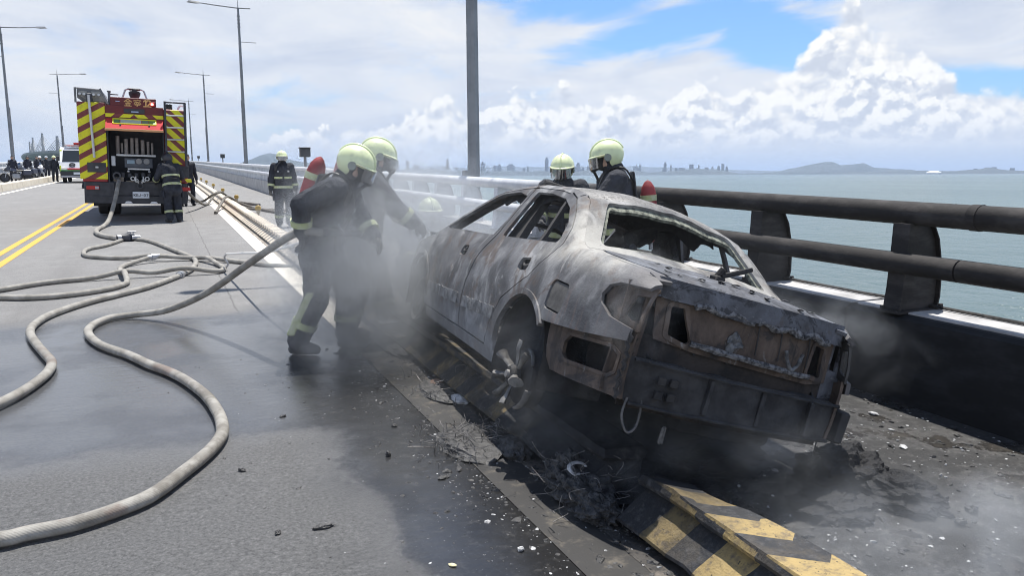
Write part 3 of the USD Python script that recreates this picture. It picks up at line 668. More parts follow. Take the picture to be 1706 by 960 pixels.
        for dd, hh in ((d1, hF), (d2, hR)):
            put('handle_recess', sp(hh.buffer(.012), s, .01, .035), dark, dd)
            lv = hh.centroid
            xs = s*(wd(lv.x, lv.y)-.026)
            put('handle_lever', tube(spline([(xs, lv.x+.055, lv.y+.012), (xs+s*.016, lv.x+.02, lv.y-.008), (xs+s*.014, lv.x-.03, lv.y-.004), (xs, lv.x-.055, lv.y+.016)], 3), .0085, 6), dark, dd)
        # melted side moulding
        for dd, ya, yb, za, zb in ((d1, .93, .03, .432, .452), (d2, -.10, -.76, .455, .476)):
            pl = Polygon([(ya, za-.045), (ya, za+.03), (yb, zb+.035), (yb, zb-.045)]).buffer(-.012).buffer(.012)
            md = sp(pl, s, .01, -.006, .025)
            put('side_moulding', jitter(md, .006, 22., 3), M('melted_trim', (.21, .21, .21), (.08, .08, .08), 16., .7, bump=.003), dd)
        # window frames: inner dark pillar and quarter bar
        put('centre_pillar', sp(Polygon([(-.27, .30), (-.49, .30), (-.47, .95), (-.36, 1.33), (-.22, 1.33), (-.24, .95)]), s, .05, .075), dark)
        put('window_bar', sp(Polygon([(-.865, 1.29), (-.90, 1.285), (-.985, .975), (-.945, .97)]), s, .02, .012), skin if s > 0 else dark, d2)
        # wheel houses
        for cy, r in ((-1.23, .365), (1.33, .36)):
            a = np.linspace(-.12*PI, 1.08*PI, 24); v, f = [], []
            for t in a:
                for xx in (.80, .40): v.append([s*xx, cy+r*math.cos(t), .29+r*math.sin(t)])
            for i in range(len(a)-1): f += [[2*i, 2*i+1, 2*i+3], [2*i, 2*i+3, 2*i+2]]
            n = len(v); v += [[s*.40, cy, .29]]
            f += [[2*i+1, n, 2*i+3] for i in range(len(a)-1)]
            put('wheel_house', trimesh.Trimesh(np.array(v), np.array(f), process=False), dark)
        # brown inner rear quarter laid bare where the bumper cover burned away
        inner = Polygon([(-1.56, .58), (-1.585, .38), (-1.64, .33), (-1.85, .335), (-2.195, .345), (-2.195, .68), (-1.9, .62)])
        hole = Polygon([(-1.755, .505), (-1.79, .545), (-2.09, .565), (-2.135, .54), (-2.135, .46), (-2.10, .435), (-1.79, .42), (-1.755, .44)])
        ip = put('inner_quarter', panel(inner.difference(hole), side(s, .045), .015, .04, flip=(s < 0)), rustm)
        rim_ = hole.buffer(.016).difference(hole.buffer(-.002))
        put('hole_rim', panel(rim_, side(s, .039), .014, .03, flip=(s < 0)), rustm, ip)
        put('inner_box', panel(hole.buffer(.03), side(s, .20), .01, .06, flip=(s < 0)), dark, ip)
        # tail lamp recess wraps the corner
        tlp = tl.intersection(sbox(-2.2, .6, -1.9, .9)); lh = Polygon([(-2.195, .845), (-2.125, .835), (-2.115, .735), (-2.15, .715), (-2.195, .71)])
        th_ = put('tail_lamp_housing', panel(tlp.buffer(.01).difference(lh), side(s, .038), .012, .03, flip=(s < 0)), rustm if s < 0 else dark)
    # fuel flap
    put('fuel_flap', panel(fuel.buffer(-.004), side(-1, .008), .012, .04, flip=True), M('fuel_flap_scorch', (.05, .047, .043), (.095, .09, .083), 9., .7, bump=.002))
    rimf = fuel.buffer(.004).difference(fuel.buffer(-.004))
    put('flap_gap', panel(fuel.buffer(.02), side(-1, .028), .005, .06, flip=True), dark)
    # --- roof, windscreen frame, rear window frame, deck, bonnet
    put('roof', panel(sbox(-1, -1.10, 1, .34), top(), .02, .07), roofm)
    rw = Polygon([(-.80, -1.135), (.80, -1.135), (.86, -1.47), (-.86, -1.47)]).buffer(-.05).buffer(.05)
    put('rear_window_frame', panel(sbox(-1, -1.545, 1, -1.10).difference(rw), top(), .03, .05), skin)
    # inner ledge of the window frame, scorched
    put('window_seal', panel(rw.buffer(.012).difference(rw.buffer(-.035)), top(-.022), .02, .045), M('scorched_seal', (.05, .055, .045), (.24, .25, .20), 30., .9, bump=.006))
    ws = Polygon([(-.84, .43), (.84, .43), (.90, 1.14), (-.90, 1.14)]).buffer(-.04).buffer(.04)
    put('windscreen_frame', panel(sbox(-1, .34, 1, 1.22).difference(ws), top(), .03, .06), skin)
    put('bonnet', panel(sbox(-.96, 1.25, .96, 2.16), lambda uv: top(.0)(uv)+np.column_stack([0*uv[:, 0], 0*uv[:, 0], .16*np.clip((uv[:, 1]-1.25)/.9, 0, 1)]), .02, .09), skin)
    lid = put('boot_lid', panel(sbox(-.86, -2.16, .86, -1.555).buffer(-.03).buffer(.03), top(.004), .02, .05), tailm)
    for s in (-1, 1): put('deck_edge', panel(sbox(.875 if s > 0 else -1, -2.17, 1 if s > 0 else -.875, -1.55), top(), .02, .05), skin if s < 0 else tailm)
    # upright lip of the lid, melted along its lower edge
    rng_ = np.random.default_rng(4)
    xs = np.linspace(.585, -.575, 40); low = .872-.016*np.abs(xs)/.6+.020*(meshkit.fbm(np.column_stack([xs*9, 0*xs, 0*xs]), 4, 2)-.5)-.03*np.exp(-((xs+.12)/.12)**2)
    lip = Polygon([(-.575, .955), (.585, .965)]+list(zip(xs, low)))
    put('lid_lip', panel(lip, rear(.010), .02, .03, flip=False), tailm, lid)
    xs = np.linspace(-.50, .50, 60)
    for q, (a, b) in enumerate(((-.36, -.02), (.0, .30), (.31, .50))):
        xx = np.linspace(a, b, 26)
        crust = tube([(t, -2.19+.05*(t/.6)**2, .862+.010*math.sin(t*37)) for t in xx], .014+.010*meshkit.fbm(np.column_stack([xx*30, 0*xx, 0*xx]), 3, q), 7)
        put('melted_trim', jitter(crust, .007, 38., q), M('grey_crust', (.03, .03, .032), (.20, .20, .205), 40., .8, bump=.006), lid, smooth=False)
    # rear panel under the lip, with lamp holes
    rp = Polygon([(-.56, .885), (.57, .885), (.575, .64), (.44, .615), (-.30, .635), (-.52, .655)])
    hl = Polygon([(-.475, .83), (-.405, .835), (-.335, .68), (-.36, .665), (-.46, .69)]).buffer(-.01).buffer(.01); hr = Polygon([(.43, .83), (.50, .82), (.52, .66), (.42, .67)]).buffer(-.01).buffer(.01)
    pn = put('rear_panel', panel(rp.difference(hl).difference(hr), rear(.035), .015, .03, flip=False), rustm)
    for h_, dx in ((hl, 0), (hr, 0)):
        put('lamp_hole_rim', panel(h_.buffer(.022).difference(h_.buffer(-.002)), rear(.027), .015, .03), rustm, pn)
    put('panel_ridge', jitter(tube([(t, -2.20+.06*(t/.6)**2, .668-.03*t) for t in np.linspace(-.34, .42, 30)], .016, 6), .008, 25., 5), M('grey_crust', None), pn, smooth=False)
    put('lock_scar', jitter(lathe([(0, .0), (.040, -.002), (.046, -.008), (.03, -.010), (.016, -.005), (0, -.008)], 20, 'y', (-.10, -2.185, .735)), .024, 34., 1), M('ash_scar', (.15, .155, .16), (.05, .05, .05), 26., .85), pn); M('pale_ash', (.5, .5, .5), (.25, .25, .25), 30., .8)
    put('emblem_scar', jitter(tube(spline([(.22, -2.19, .76), (.25, -2.195, .70), (.28, -2.195, .675), (.31, -2.195, .705), (.33, -2.19, .765)], 5),   .010, 6), .008, 40., 2), M('ash_scar', None), pn, smooth=False)
    for xx in (.02, .17, .37): put('panel_seam', tube([(xx, -2.187+.06*(xx/.6)**2, .86), (xx+.01, -2.19+.06*(xx/.6)**2, .79), (xx+.02, -2.19+.06*(xx/.6)**2, .70)], .004, 5), dark, pn)
    for s in (-1, 1):
        put('corner_post', panel(Polygon([(s*.555, .92), (s*.70, .90), (s*.70, .36), (s*.60, .36), (s*.57, .55)]).difference(Polygon([(s*.60, .86), (s*.665, .85), (s*.665, .71), (s*.60, .72)])), rear(.045), .02, .03, flip=False), rustm if s < 0 else tailm)
    put('lower_panel', panel(Polygon([(-.68, .67), (.66, .67), (.66, .30), (-.60, .30)]), rear(.05), .012, .05), M('lower_soot', (.011, .010, .010), (.036, .029, .025), 8., .85, bump=.004))
    # bumper beam with ribs
    bb = put('bumper_beam', panel(Polygon([(-.635, .555), (.60, .56), (.675, .55), (.675, .40), (.64, .38), (.645, .355), (-.60, .335), (-.625, .36)]), rear(-.025), .05, .05), M('beam_scorch', (.013, .013, .0145), (.038, .038, .040), 8., .75, bump=.004))
    put('beam_edge', jitter(tube([(t, -2.265+.07*(t/.65)**2, .345+.012*t) for t in np.linspace(-.60, .63, 24)], .010, 6), .006, 20., 7), M('beam_scorch', None), bb)
    put('beam_edge', jitter(tube([(t, -2.262+.07*(t/.65)**2, .545) for t in np.linspace(-.62, .66, 24)], .009, 6), .006, 20., 8), M('beam_scorch', None), bb)
    for xx, zz in ((-.47, .475), (-.47, .405), (-.40, .475), (-.40, .405)): put('beam_slot', cb(xx-.022, xx+.022, -2.243, -2.225, zz-.02, zz+.02, .003), soot, bb)
    for xx in (-.2, .12, .43): put('beam_rib', jitter(cb(xx-.012, xx+.012, -2.252, -2.22, .36, .54, .004), .008, 12., 3), M('beam_scorch', None), bb)
    put('beam_end', jitter(cb(.655, .715, -2.23, -2.06, .36, .53, .01), .015, 12., 4), dark, bb)
    R2 = np.random.default_rng(12)
    for q in range(26):
        xx, zz = R2.uniform(-.60, .60), R2.choice([.655, .64, .60, .88]); zz += R2.uniform(-.012, .012)
        put('bolt_hole', lathe([(0, -.004), (.009, -.004), (.011, 0), (0, .003)], 8, 'y', (xx, -2.195+.07*(xx/.65)**2+(.02 if zz > .63 else .05), zz)), soot, pn)
    for q in range(9):
        yy = -1.66-.058*q; zz = .60+.008*q; xx = -(float(wd(yy, zz))-.040)
        put('bolt_hole', lathe([(0, -.004), (.010, -.003), (.012, .004), (0, .006)], 8, 'x', (xx, yy, zz)), soot)
    for q in range(7):
        a_ = np.array([-.685+R2.uniform(-.01, .01), -2.19, .66-.045*q]); put('torn_edge', jitter(tube([a_, a_+[.015, -.012, -.02], a_+[.01, -.004, -.045]], .010, 6), .010, 40., q), dark)
    # --- inside and underneath
    put('floor_pan', jitter(cb(-.62, .62, -1.35, 1.9, .215, .235, .005), .01, 4.), soot)
    put('boot_floor', cb(-.60, .60, -2.13, -1.05, .40, .415, .004), dark)
    put('boot_wall', cb(-.62, .62, -1.10, -1.08, .24, .78, .004), soot)
    par = Polygon([(-.62, -1.47), (.62, -1.47), (.60, -1.08), (-.60, -1.08)]).difference(Point(-.3, -1.3).buffer(.1)).difference(Point(.3, -1.3).buffer(.1))
    put('parcel_shelf', prism(par, .925, .94), dark)
    for s in (-1, 1):
        for yy, hh in ((.10, 1.10), (-.92, 1.0)):
            cx = s*.37
            fr = tube(spline([(cx-.22, yy+.15, .30), (cx-.21, yy-.05, .62), (cx-.19, yy-.16, hh-.12), (cx-.13, yy-.20, hh), (cx+.13, yy-.20, hh), (cx+.19, yy-.16, hh-.12), (cx+.21, yy-.05, .62), (cx+.22, yy+.15, .30)], 5), .013, 7)
            bs = tube(spline([(cx-.22, yy+.55, .42), (cx+.22, yy+.55, .42), (cx+.22, yy-.02, .40), (cx-.22, yy-.02, .40), (cx-.22, yy+.55, .42)], 4), .012, 6)
            cr = [tube([(cx-.19, yy-.10, z_), (cx+.19, yy-.10, z_)], .006, 5) for z_ in (.62, .72, .82)]
            put('seat_frame', cat_([fr, bs]+cr), dark)
    put('dashboard_beam', jitter(cat_([cyl((-.68, .98, .72), (.68, .98, .72), .04, 10), cb(-.3, .1, .9, 1.1, .5, .8, .03)]), .02, 9.), dark)
    put('steering_wheel', cat_([tube([(-.36+.17*math.cos(t), .62+.06*math.sin(t), .80+.16*math.sin(t)) for t in np.linspace(0, 2*PI, 25)], .011, 6), tube([(-.36, .62, .80), (-.36, .95, .70)], .02, 8), tube([(-.52, .62, .80), (-.20, .62, .80)], .009, 6)]), dark)
    put('roof_lining', jitter(cat_([panel(sbox(-.93, -1.06, .93, .30).difference(sbox(-.5, -.7, .5, .0)), top(-.035), .012, .08)]), .012, 9.), soot)
    for s in (-1, 1):
        yy = np.linspace(-.86, .42, 50); h = .045+.075*np.clip(meshkit.fbm(np.column_stack([yy*5+s*9, 0*yy, 0*yy]), 4, 6)-.25, 0, 1)*2
        pl = Polygon([(a, float(P(a))-.03) for a in yy]+[(a, float(P(a))-.03-b) for a, b in zip(yy[::-1], h[::-1])]).buffer(0)
        pl = max(pl.geoms, key=lambda q: q.area) if pl.geom_type != 'Polygon' else pl
        put('hanging_lining', panel(pl, side(s, .075), .008, .05, flip=(s < 0)), soot)
    put('centre_beam', cyl((-.55, -.30, 1.40), (.55, -.30, 1.40), .02, 8), dark)
    put('engine', jitter(trimesh.creation.box((1.1, .6, .45)).subdivide().subdivide().subdivide().apply_translation((0, 1.65, .45)), .12, 3.5, 2), soot, smooth=False)
    put('front_crossmember', jitter(cat_([cb(-.66, .66, 2.1, 2.16, .55, .62, .01), cb(-.66, .66, 2.12, 2.2, .28, .40, .01)]), .02, 6.), dark)
    put('rear_axle', cat_([cyl((-.66, -1.27, .27), (.66, -1.27, .27), .04, 10), cyl((-.5, -1.27, .3), (-.5, -.7, .25), .03, 8), cyl((.5, -1.27, .3), (.5, -.7, .25), .03, 8), cyl((-.5, -1.3, .28), (-.46, -1.36, .62), .045, 10)]), dark)
    put('exhaust_box', jitter(lathe([(0, -.3), (.08, -.3), (.09, -.26), (.09, .26), (.08, .3), (0, .3)], 14, 'x', (.25, -1.80, .26)), .008, 9.), soot)
    put('hanging_wire', tube(spline([(-.60, -2.19, .36), (-.61, -2.20, .28), (-.585, -2.21, .22), (-.555, -2.21, .20), (-.525, -2.21, .23), (-.515, -2.2, .30), (-.52, -2.19, .36)], 5), .006, 6), M('bare_wire', (.13, .125, .12), (.05, .05, .05), 30., .6))
    put('hanging_scrap', jitter(cb(-.345, -.315, -2.16, -2.14, .16, .25, .008), .01, 30.), M('bare_wire', None))
    put('wire_end', tube([(.57, -2.2, .36), (.575, -2.2, .25)], .004, 5), dark)
    put('boot_hinge', jitter(cat_([cyl((-.02, -1.78, 1.03), (.0, -1.80, 1.09), .018, 8), tube([(.0, -1.80, 1.05), (.10, -1.82, 1.10), (.15, -1.84, 1.13)], .014, 7), cb(-.04, .02, -1.82, -1.75, 1.0, 1.05, .01)]), .006, 25.), dark)
    for q in range(20):
        a = rng_.uniform(-.80, .82); yq = rng_.uniform(-2.14, -2.0) if q % 3 else rng_.uniform(-1.9, -1.6)
        p_ = top(.012)(np.array([[a, yq]]))[0]; put('charred_flake', jitter(tf(trimesh.creation.icosphere(1, 1.), p_, rz(a*9)*np.array([.026, .014, .004])*rng_.uniform(.4, 1.1)), .007, 40., q), M('grey_crust', None), lid, smooth=False)
    # --- wheels
    def wheel(x, y, z, s, label, full=True):
        Wl = put('wheel', lathe([(.03, -.05), (.155, -.05), (.165, -.03), (.165, .045), (.15, .05), (.03, .05)], 28, 'x', (x-s*.09, y, z)), dark, label=label)
        if full:
            put('rim', lathe([(.17, -.09), (.20, -.10), (.205, -.08), (.18, -.05), (.18, .05), (.20, .09), (.195, .10), (.165, .06), (.165, -.06), (.17, -.09)], 32, 'x', (x-s*.05, y, z)), M('scorched_rim', (.10, .098, .095), (.22, .21, .2), 8., .6, .3), Wl)
            for q in range(6):
                t = q*PI/3; put('spoke', cb(x-.012, x+.012, -.022+0, .022, .03, .18, .006).apply_transform(trimesh.transformations.rotation_matrix(t, (1, 0, 0))).apply_translation((0, y, z)), M('scorched_rim', None), Wl)
        return Wl
    wheel(.76, -1.27, .26, 1, None); wheel(.76, 1.30, .26, 1, None); wheel(-.74, 1.30, .27, -1, 'sooty front wheel in the smoke')
    wx, wy, wz = -.80, -1.285, .20
    Wl = wheel(wx, wy, wz, -1, 'rear wheel with melted pale alloy spokes', False)
    put('hub', lathe([(0, -.035), (.045, -.034), (.058, -.02), (.06, .02), (.03, .03), (0, .03)], 20, 'x', (wx-.005, wy, wz)), dark, Wl)
    put('bearing_cap', lathe([(0, -.055), (.022, -.054), (.026, -.03), (.026, 0), (0, 0)], 14, 'x', (wx, wy, wz)), M('scorched_rim', None), Wl)
    # broken spokes: (angle from up towards the front, length, bend outwards)
    for q, (ang, ln, bd, wd_) in enumerate(((.06, .20, .01, .017), (.95, .16, -.045, .030), (1.85, .12, -.05, .028), (2.65, .17, -.03, .020), (3.35, .17, -.02, .020), (4.6, .14, -.02, .034), (5.65, .18, .02, .018))):
        c, s_ = math.cos(ang), math.sin(ang); pts = []
        for t in np.linspace(.22, 1, 7): pts.append((wx-.012+bd*t*t+.008*math.sin(5*t), wy+s_*ln*t, wz+c*ln*t))
        sp_ = tube(pts, [wd_*(.75+.45*t+.25*(t > .8)) for t in np.linspace(0, 1, 7)], 8, flat=.55)
        put('spoke', jitter(sp_, .010, 26., q+2), alloy, Wl)
    put('brake_disc', lathe([(.05, -.01), (.125, -.01), (.125, .01), (.05, .01)], 28, 'x', (wx+.075, wy-.03, wz)), M('scorched_rim', None), Wl)
    put('rim_shard', jitter(tube([(wx+.02, wy-.02+.185*math.sin(t), wz+.185*math.cos(t)) for t in np.linspace(3.6, 4.5, 9)], .022, 6, flat=.4), .008, 30., 3), M('scorched_rim', None), Wl)
    put('rim_shard', jitter(tube([(wx+.03, wy-.02+.16*math.sin(t), wz+.17*math.cos(t)) for t in np.linspace(5.3, 6.1, 9)], .012, 6, flat=.6), .005, 30., 4), alloy, Wl)
car()
# ---------------------------------------------------------------- people
def ball(p, r, n=16): return m3.Manifold.sphere(float(r), n).translate([float(q) for q in p])
def bone(a, ra, b, rb, n=16): return m3.Manifold.batch_hull([ball(a, ra, n), ball(b, rb, n)])
def uni(ms): return m3.Manifold.batch_boolean(ms, m3.OpType.Add)
def tm(m, ref=.035, it=10, lump=0., ls=9., seed=0):
    if ref: m = m.refine_to_length(ref)
    q = m.to_mesh(); t = trimesh.Trimesh(np.array(q.vert_properties[:, :3]), np.array(q.tri_verts), process=True)
    if it: trimesh.smoothing.filter_taubin(t, .5, .53, iterations=it)
    return jitter(jitter(t, lump, ls, seed), lump*.55, ls*2.7, seed+4) if lump else t
skin_m = M('skin', (.50, .33, .25), (.42, .26, .19), 14., .55)
turnout = M('turnout_cloth', (.013, .015, .022), (.027, .030, .040), 7., .9, bump=.02, bscale=16)
reflective = M('reflective_tape', (.36, .40, .17), (.46, .48, .32), 20., .45)
lime = M('lime_helmet', (.66, .72, .42), (.40, .43, .29), 8., .38, coat=.25, spread=(.50, .78), detail=6.)
black_rub = M('black_rubber', (.014, .014, .015), (.03, .03, .03), 20., .5)
glovem = M('glove_leather', (.03, .03, .032), (.07, .065, .06), 20., .8)
redcov = M('red_cloth', (.30, .03, .033), (.20, .022, .026), 8., .7, bump=.003)
gray_metal = M('gray_metal', (.30, .31, .32), (.38, .38, .39), 6., .4, .6)
visor_m = glass_mat('visor_glass', (.45, .47, .48), 1.2)
hairm = M('black_hair', (.012, .011, .010), None, rough=.6)
def nrm(v): v = np.asarray(v, float); return v/(np.linalg.norm(v)+1e-9)
def ik(a, t, l1, l2, pole):
    a, t = np.asarray(a, float), np.asarray(t, float); d = t-a; L = min(np.linalg.norm(d), (l1+l2)*.995); d = nrm(d); t = a+d*L
    x = (l1*l1-l2*l2+L*L)/(2*L); h = math.sqrt(max(l1*l1-x*x, 0)); p = np.asarray(pole, float); p = nrm(p-d*(p@d))
    return a+d*x+p*h, t
def hand(wr, fwd, up, side, grow=0., curl=.5, n=8):
    """palm with four unequal fingers and a thumb; fwd along the forearm, up = back of the hand"""
    f, u = nrm(fwd), np.asarray(up, float); u = nrm(u-f*(u@f)); s = np.cross(f, u)*side; ms = []
    pc = wr+f*.045
    ms.append(m3.Manifold.batch_hull([ball(wr+f*.01, .024+grow, n), ball(wr+f*.085+s*.032, .013+grow, n), ball(wr+f*.085-s*.032, .013+grow, n), ball(pc+s*.025, .017+grow, n), ball(pc-s*.025, .017+grow, n)]))
    for k, ln in enumerate((.068, .078, .073, .058)):
        b = wr+f*.085+s*(.032-.0215*k); d = f; p = b
        for j, q in enumerate((.45, .32, .23)):
            d = nrm(d*math.cos(curl)-u*math.sin(curl)) if j or curl > .2 else d
            e = p+d*ln*q; ms.append(bone(p, .0092-.0008*j+grow*.6, e, .0085-.0009*j+grow*.6, n)); p = e
    b = wr+f*.03+s*.03; d1 = nrm(f*.65+s*.75-u*.25); p1 = b+d1*.04; d2 = nrm(f*.9+s*.25-u*.45); ms.append(bone(b, .013+grow*.6, p1, .0105+grow*.6, n)); ms.append(bone(p1, .0105+grow*.6, p1+d2*.034, .0085+grow*.6, n))
    return uni(ms)
def helmet_parts(Hd, hr, mcol, put, par, visor=True, jet=True):
    """Hd: head centre, hr: rotation of the head (columns right, forward, up)"""
    def X(m): return tf(m, Hd, hr)
    shell = m3.Manifold.sphere(1., 40).scale([.128, .160, .142]).translate([0, -.012, .022])
    inner = m3.Manifold.sphere(1., 32).scale([.113, .143, .128]).translate([0, -.012, .018])
    cut = m3.Manifold.cube([.5, .35, .25], True).translate([0, .165, -.09]).rotate([0, 0, 0])
    cut2 = m3.Manifold.cube([.5, .5, .2], True).translate([0, 0, -.205 if jet else -.115])
    ang = m3.Manifold.cube([.5, .3, .2], True).rotate([-28, 0, 0]).translate([0, .13, -.115])
    s = (shell-inner)-cut-cut2-ang
    H = put('helmet', X(tm(s, .03, 0)), mcol, par, 35)
    brim = m3.Manifold.sphere(1., 32).scale([.135, .175, .03]).translate([0, -.005, .030])-m3.Manifold.sphere(1., 32).scale([.120, .150, .2]).translate([0, -.012, .02])-m3.Manifold.cube([.5, .3, .3], True).translate([0, -.13, 0])
    put('brim', X(tm(brim, .03, 0)), mcol, H, 35)
    a = np.linspace(-.15, PI*.94, 22); put('crest', X(tube([(0, -.012+.162*math.cos(t), .022+.146*math.sin(t)) for t in a], .011, 7, flat=.8)), mcol, H, 40)
    for q in (-1, 1): put('ear_disc', X(lathe([(0, .0), (.034, .0), (.036, -.012), (0, -.02)][::1], 16, 'x', (q*.131, .0, .0)) if q > 0 else tf(lathe([(0, .0), (.034, .0), (.036, .012), (0, .02)], 16, 'x'), (q*.131, 0, 0))), M('helmet_disc', (.20, .22, .19), None, rough=.5), H)
    put('shine_band', X(tube([(.132*math.sin(t), -.012+.166*math.cos(t), .030+.004*math.cos(t)) for t in np.linspace(-1.3, 1.3, 17)], .009, 6, flat=.5)), M('helmet_band', (.72, .66, .42), None, rough=.25, metal=.5), H)
    if visor:
        v, f = [], []
        for i, t in enumerate(np.linspace(-1.05, 1.05, 15)):
            for z in (.028, -.02, -.075): v.append([.126*math.sin(t), .02+.155*math.cos(t)+(.028-z)*.10, z])
        for i in range(14):
            for j in range(2): q = i*3+j; f += [[q, q+3, q+4], [q, q+4, q+1]]
        put('visor', X(trimesh.Trimesh(np.array(v), np.array(f), process=False)), visor_m, H, True)
    return H
def person(name, label, loc, heading, outfit, pose=None, det=.035, group=None, cat='person', lift=0.):
    """outfit: dict(jacket, trousers, helmet, mask, tank, bands). heading: direction faced, radians from +y towards +x. Built in a frame facing +y."""
    p = dict(lean=0., twist=0., head=(0., 0.), feet=None, hands=None, knees=None, pel=(0, 0, .95)); p.update(pose or {})
    out = dict(jacket=turnout, trousers=turnout, helmet=lime, mask=True, tank=None, bands=True, gloves=glovem, jet=True, boots=black_rub, hood=True); out.update(outfit)
    Wl = W(*loc[:2], lift) if len(loc) == 2 else np.asarray(loc, float)
    T = thing(name, label, cat, Wl, rz(-heading), group)
    far = det > .05
    def put(n, m, mat, par=T, sm=40, lab=None): return obj(n, m, mat, par, sm, lab)
    pel = np.array(p['pel'], float); L = rz(p['twist'])@rx(-p['lean'])
    U = lambda q: pel+L@(np.asarray(q, float)-[0, 0, .95])
    chest, waist, neck = U((0, .0, 1.32)), U((0, 0, 1.10)), U((0, -.01, 1.50))
    sh = {s: U((s*.185, -.005, 1.425)) for s in (-1, 1)}
    hr = rz(p['twist']+p['head'][1])@rx(-p['lean']*.55-p['head'][0]); Hd = neck+L@np.array([0, .02, .04])+hr@np.array([0, .025, .105])
    feet = p['feet'] or {-1: (-.12, 0, 0), 1: (.12, .0, 0)}
    hip = {s: pel+np.array([s*.095, 0, -.03]) for s in (-1, 1)}
    ank, knee, toe = {}, {}, {}
    for s in (-1, 1):
        an = np.array(feet[s], float)+[0, -.03, .09]; kp = (p['knees'] or {}).get(s, (s*.15, 1., 0))
        knee[s], ank[s] = ik(hip[s], an, .43, .42, kp); toe[s] = ank[s]+np.array([s*.035, .155, -.05])
    hands = p['hands'] or {-1: U((-.27, .05, .86)), 1: U((.27, .05, .86))}
    elb, wr = {}, {}
    for s in (-1, 1): elb[s], wr[s] = ik(sh[s], hands[s], .29, .26, (s*.5, -.9, -.4))
    n = 10 if far else 16
    # one continuous body
    B = [bone(pel+[-.05, 0, 0], .10, pel+[.05, 0, 0], .10, n), m3.Manifold.batch_hull([ball(waist+L@np.array([x, 0, 0]), .095, n) for x in (-.04, .04)]+[ball(pel, .11, n)]),
         m3.Manifold.batch_hull([ball(chest+L@np.array([x, 0, .02]), .105, n) for x in (-.07, .07)]+[ball(waist, .105, n)]), bone(chest+L@np.array([0, 0, .08]), .09, neck, .062, n), bone(neck, .058, Hd+hr@np.array([0, -.02, -.05]), .056, n)]
    B.append(m3.Manifold.batch_hull([ball(Hd+hr@np.array(q), r, n) for q, r in (((0, -.02, .035), .088), ((0, .01, .03), .082), ((0, .045, -.07), .036), ((.03, .02, -.05), .045), ((-.03, .02, -.05), .045))]))
    B.append(m3.Manifold.batch_hull([ball(Hd+hr@np.array(q), r, 8) for q, r in (((0, .088, .015), .010), ((0, .112, -.022), .012), ((.012, .09, -.028), .010), ((-.012, .09, -.028), .010))]))
    for s in (-1, 1):
        B.append(bone(Hd+hr@np.array([s*.084, -.01, .012]), .015, Hd+hr@np.array([s*.084, -.012, -.018]), .011, 8))
        B += [bone(chest+L@np.array([s*.08, 0, .07]), .075, sh[s], .062, n), bone(sh[s], .058, elb[s], .044, n), bone(elb[s], .044, wr[s], .029, n)]
        B += [bone(hip[s], .092, knee[s], .06, n), bone(knee[s], .06, ank[s], .042, n), m3.Manifold.batch_hull([ball(ank[s], .042, 10), ball(ank[s]+[0, -.03, -.055], .035, 10), ball(toe[s]+[0, 0, .0], .032, 10)])]
        fd = nrm(wr[s]-elb[s])
        if not far: B.append(hand(wr[s], fd, nrm(np.cross(fd, [0, 0, 1.])*s+[0, .2, .4]), s, 0., .55))
        else: B.append(hand(wr[s], fd, nrm(np.cross(fd, [0, 0, 1.])*s+[0, .2, .4]), s, .002, .4, 6))
    put('body', tm(uni(B), det, 6), skin_m)
    # face
    for s in (-1, 1): put('eye', tf(trimesh.creation.icosphere(1, .011), Hd+hr@np.array([s*.032, .084, .018])), M('eye_dark', (.02, .015, .012), None, rough=.2))
    put('mouth', tf(trimesh.creation.icosphere(1, 1.), Hd+hr@np.array([0, .083, -.062]), hr@np.diag([.022, .008, .006])), M('lips', (.36, .17, .14), None, rough=.5))
    if not out['helmet'] or not out['hood']: put('hair', tm(m3.Manifold.batch_hull([ball(Hd+hr@np.array(q), r, 14) for q, r in (((0, -.03, .05), .085), ((0, .005, .055), .078))])-m3.Manifold.sphere(.001, 6), .03, 0), hairm)
    if out['hood'] and out['helmet'] is lime:
        put('hood', tm(uni([bone(neck, .078, Hd+hr@np.array([0, -.02, -.04]), .078, n), m3.Manifold.batch_hull([ball(Hd+hr@np.array([0, -.03, .02]), .098, n), ball(Hd+hr@np.array([0, .0, -.06]), .075, n)])]), det, 4, .004, 14.), out['jacket'])
    # clothes
    g = .046 if out['bands'] else .022
    J = [m3.Manifold.batch_hull([ball(chest+L@np.array([x, 0, .03]), .108+g, n) for x in (-.075, .075)]+[ball(waist+L@np.array([x, 0, 0]), .105+g, n) for x in (-.045, .045)]),
         m3.Manifold.batch_hull([ball(waist+L@np.array([x, 0, 0]), .105+g, n) for x in (-.045, .045)]+[ball(pel+[x, 0, -.12], .118+g, n) for x in (-.07, .07)]), bone(chest+L@np.array([0, 0, .09]), .09+g, neck+L@np.array([0, 0, .015]), .068+g*.6, n)]
    arms = {}
    for s in (-1, 1):
        arms[s] = [bone(chest+L@np.array([s*.09, 0, .07]), .078+g, sh[s], .066+g*.8, n), bone(sh[s], .062+g*.8, elb[s], .052+g*.7, n), bone(elb[s], .052+g*.7, wr[s]-nrm(wr[s]-elb[s])*.02, .044+g*.4, n)]
        J += arms[s]
    jac = put('jacket', tm(uni(J), det, 8, .017, 9., 3), out['jacket'])
    Tr = [bone(pel+[-.05, 0, -.02], .108+g*.6, pel+[.05, 0, -.02], .108+g*.6, n)]; legs = {}
    for s in (-1, 1):
        legs[s] = [bone(hip[s], .098+g*.7, knee[s], .070+g*.7, n), bone(knee[s], .070+g*.7, ank[s]+[0, 0, .03], .060+g*.6, n)]; Tr += legs[s]
    tro = put('trousers', tm(uni(Tr), det, 8, .015, 9., 7), out['trousers'])
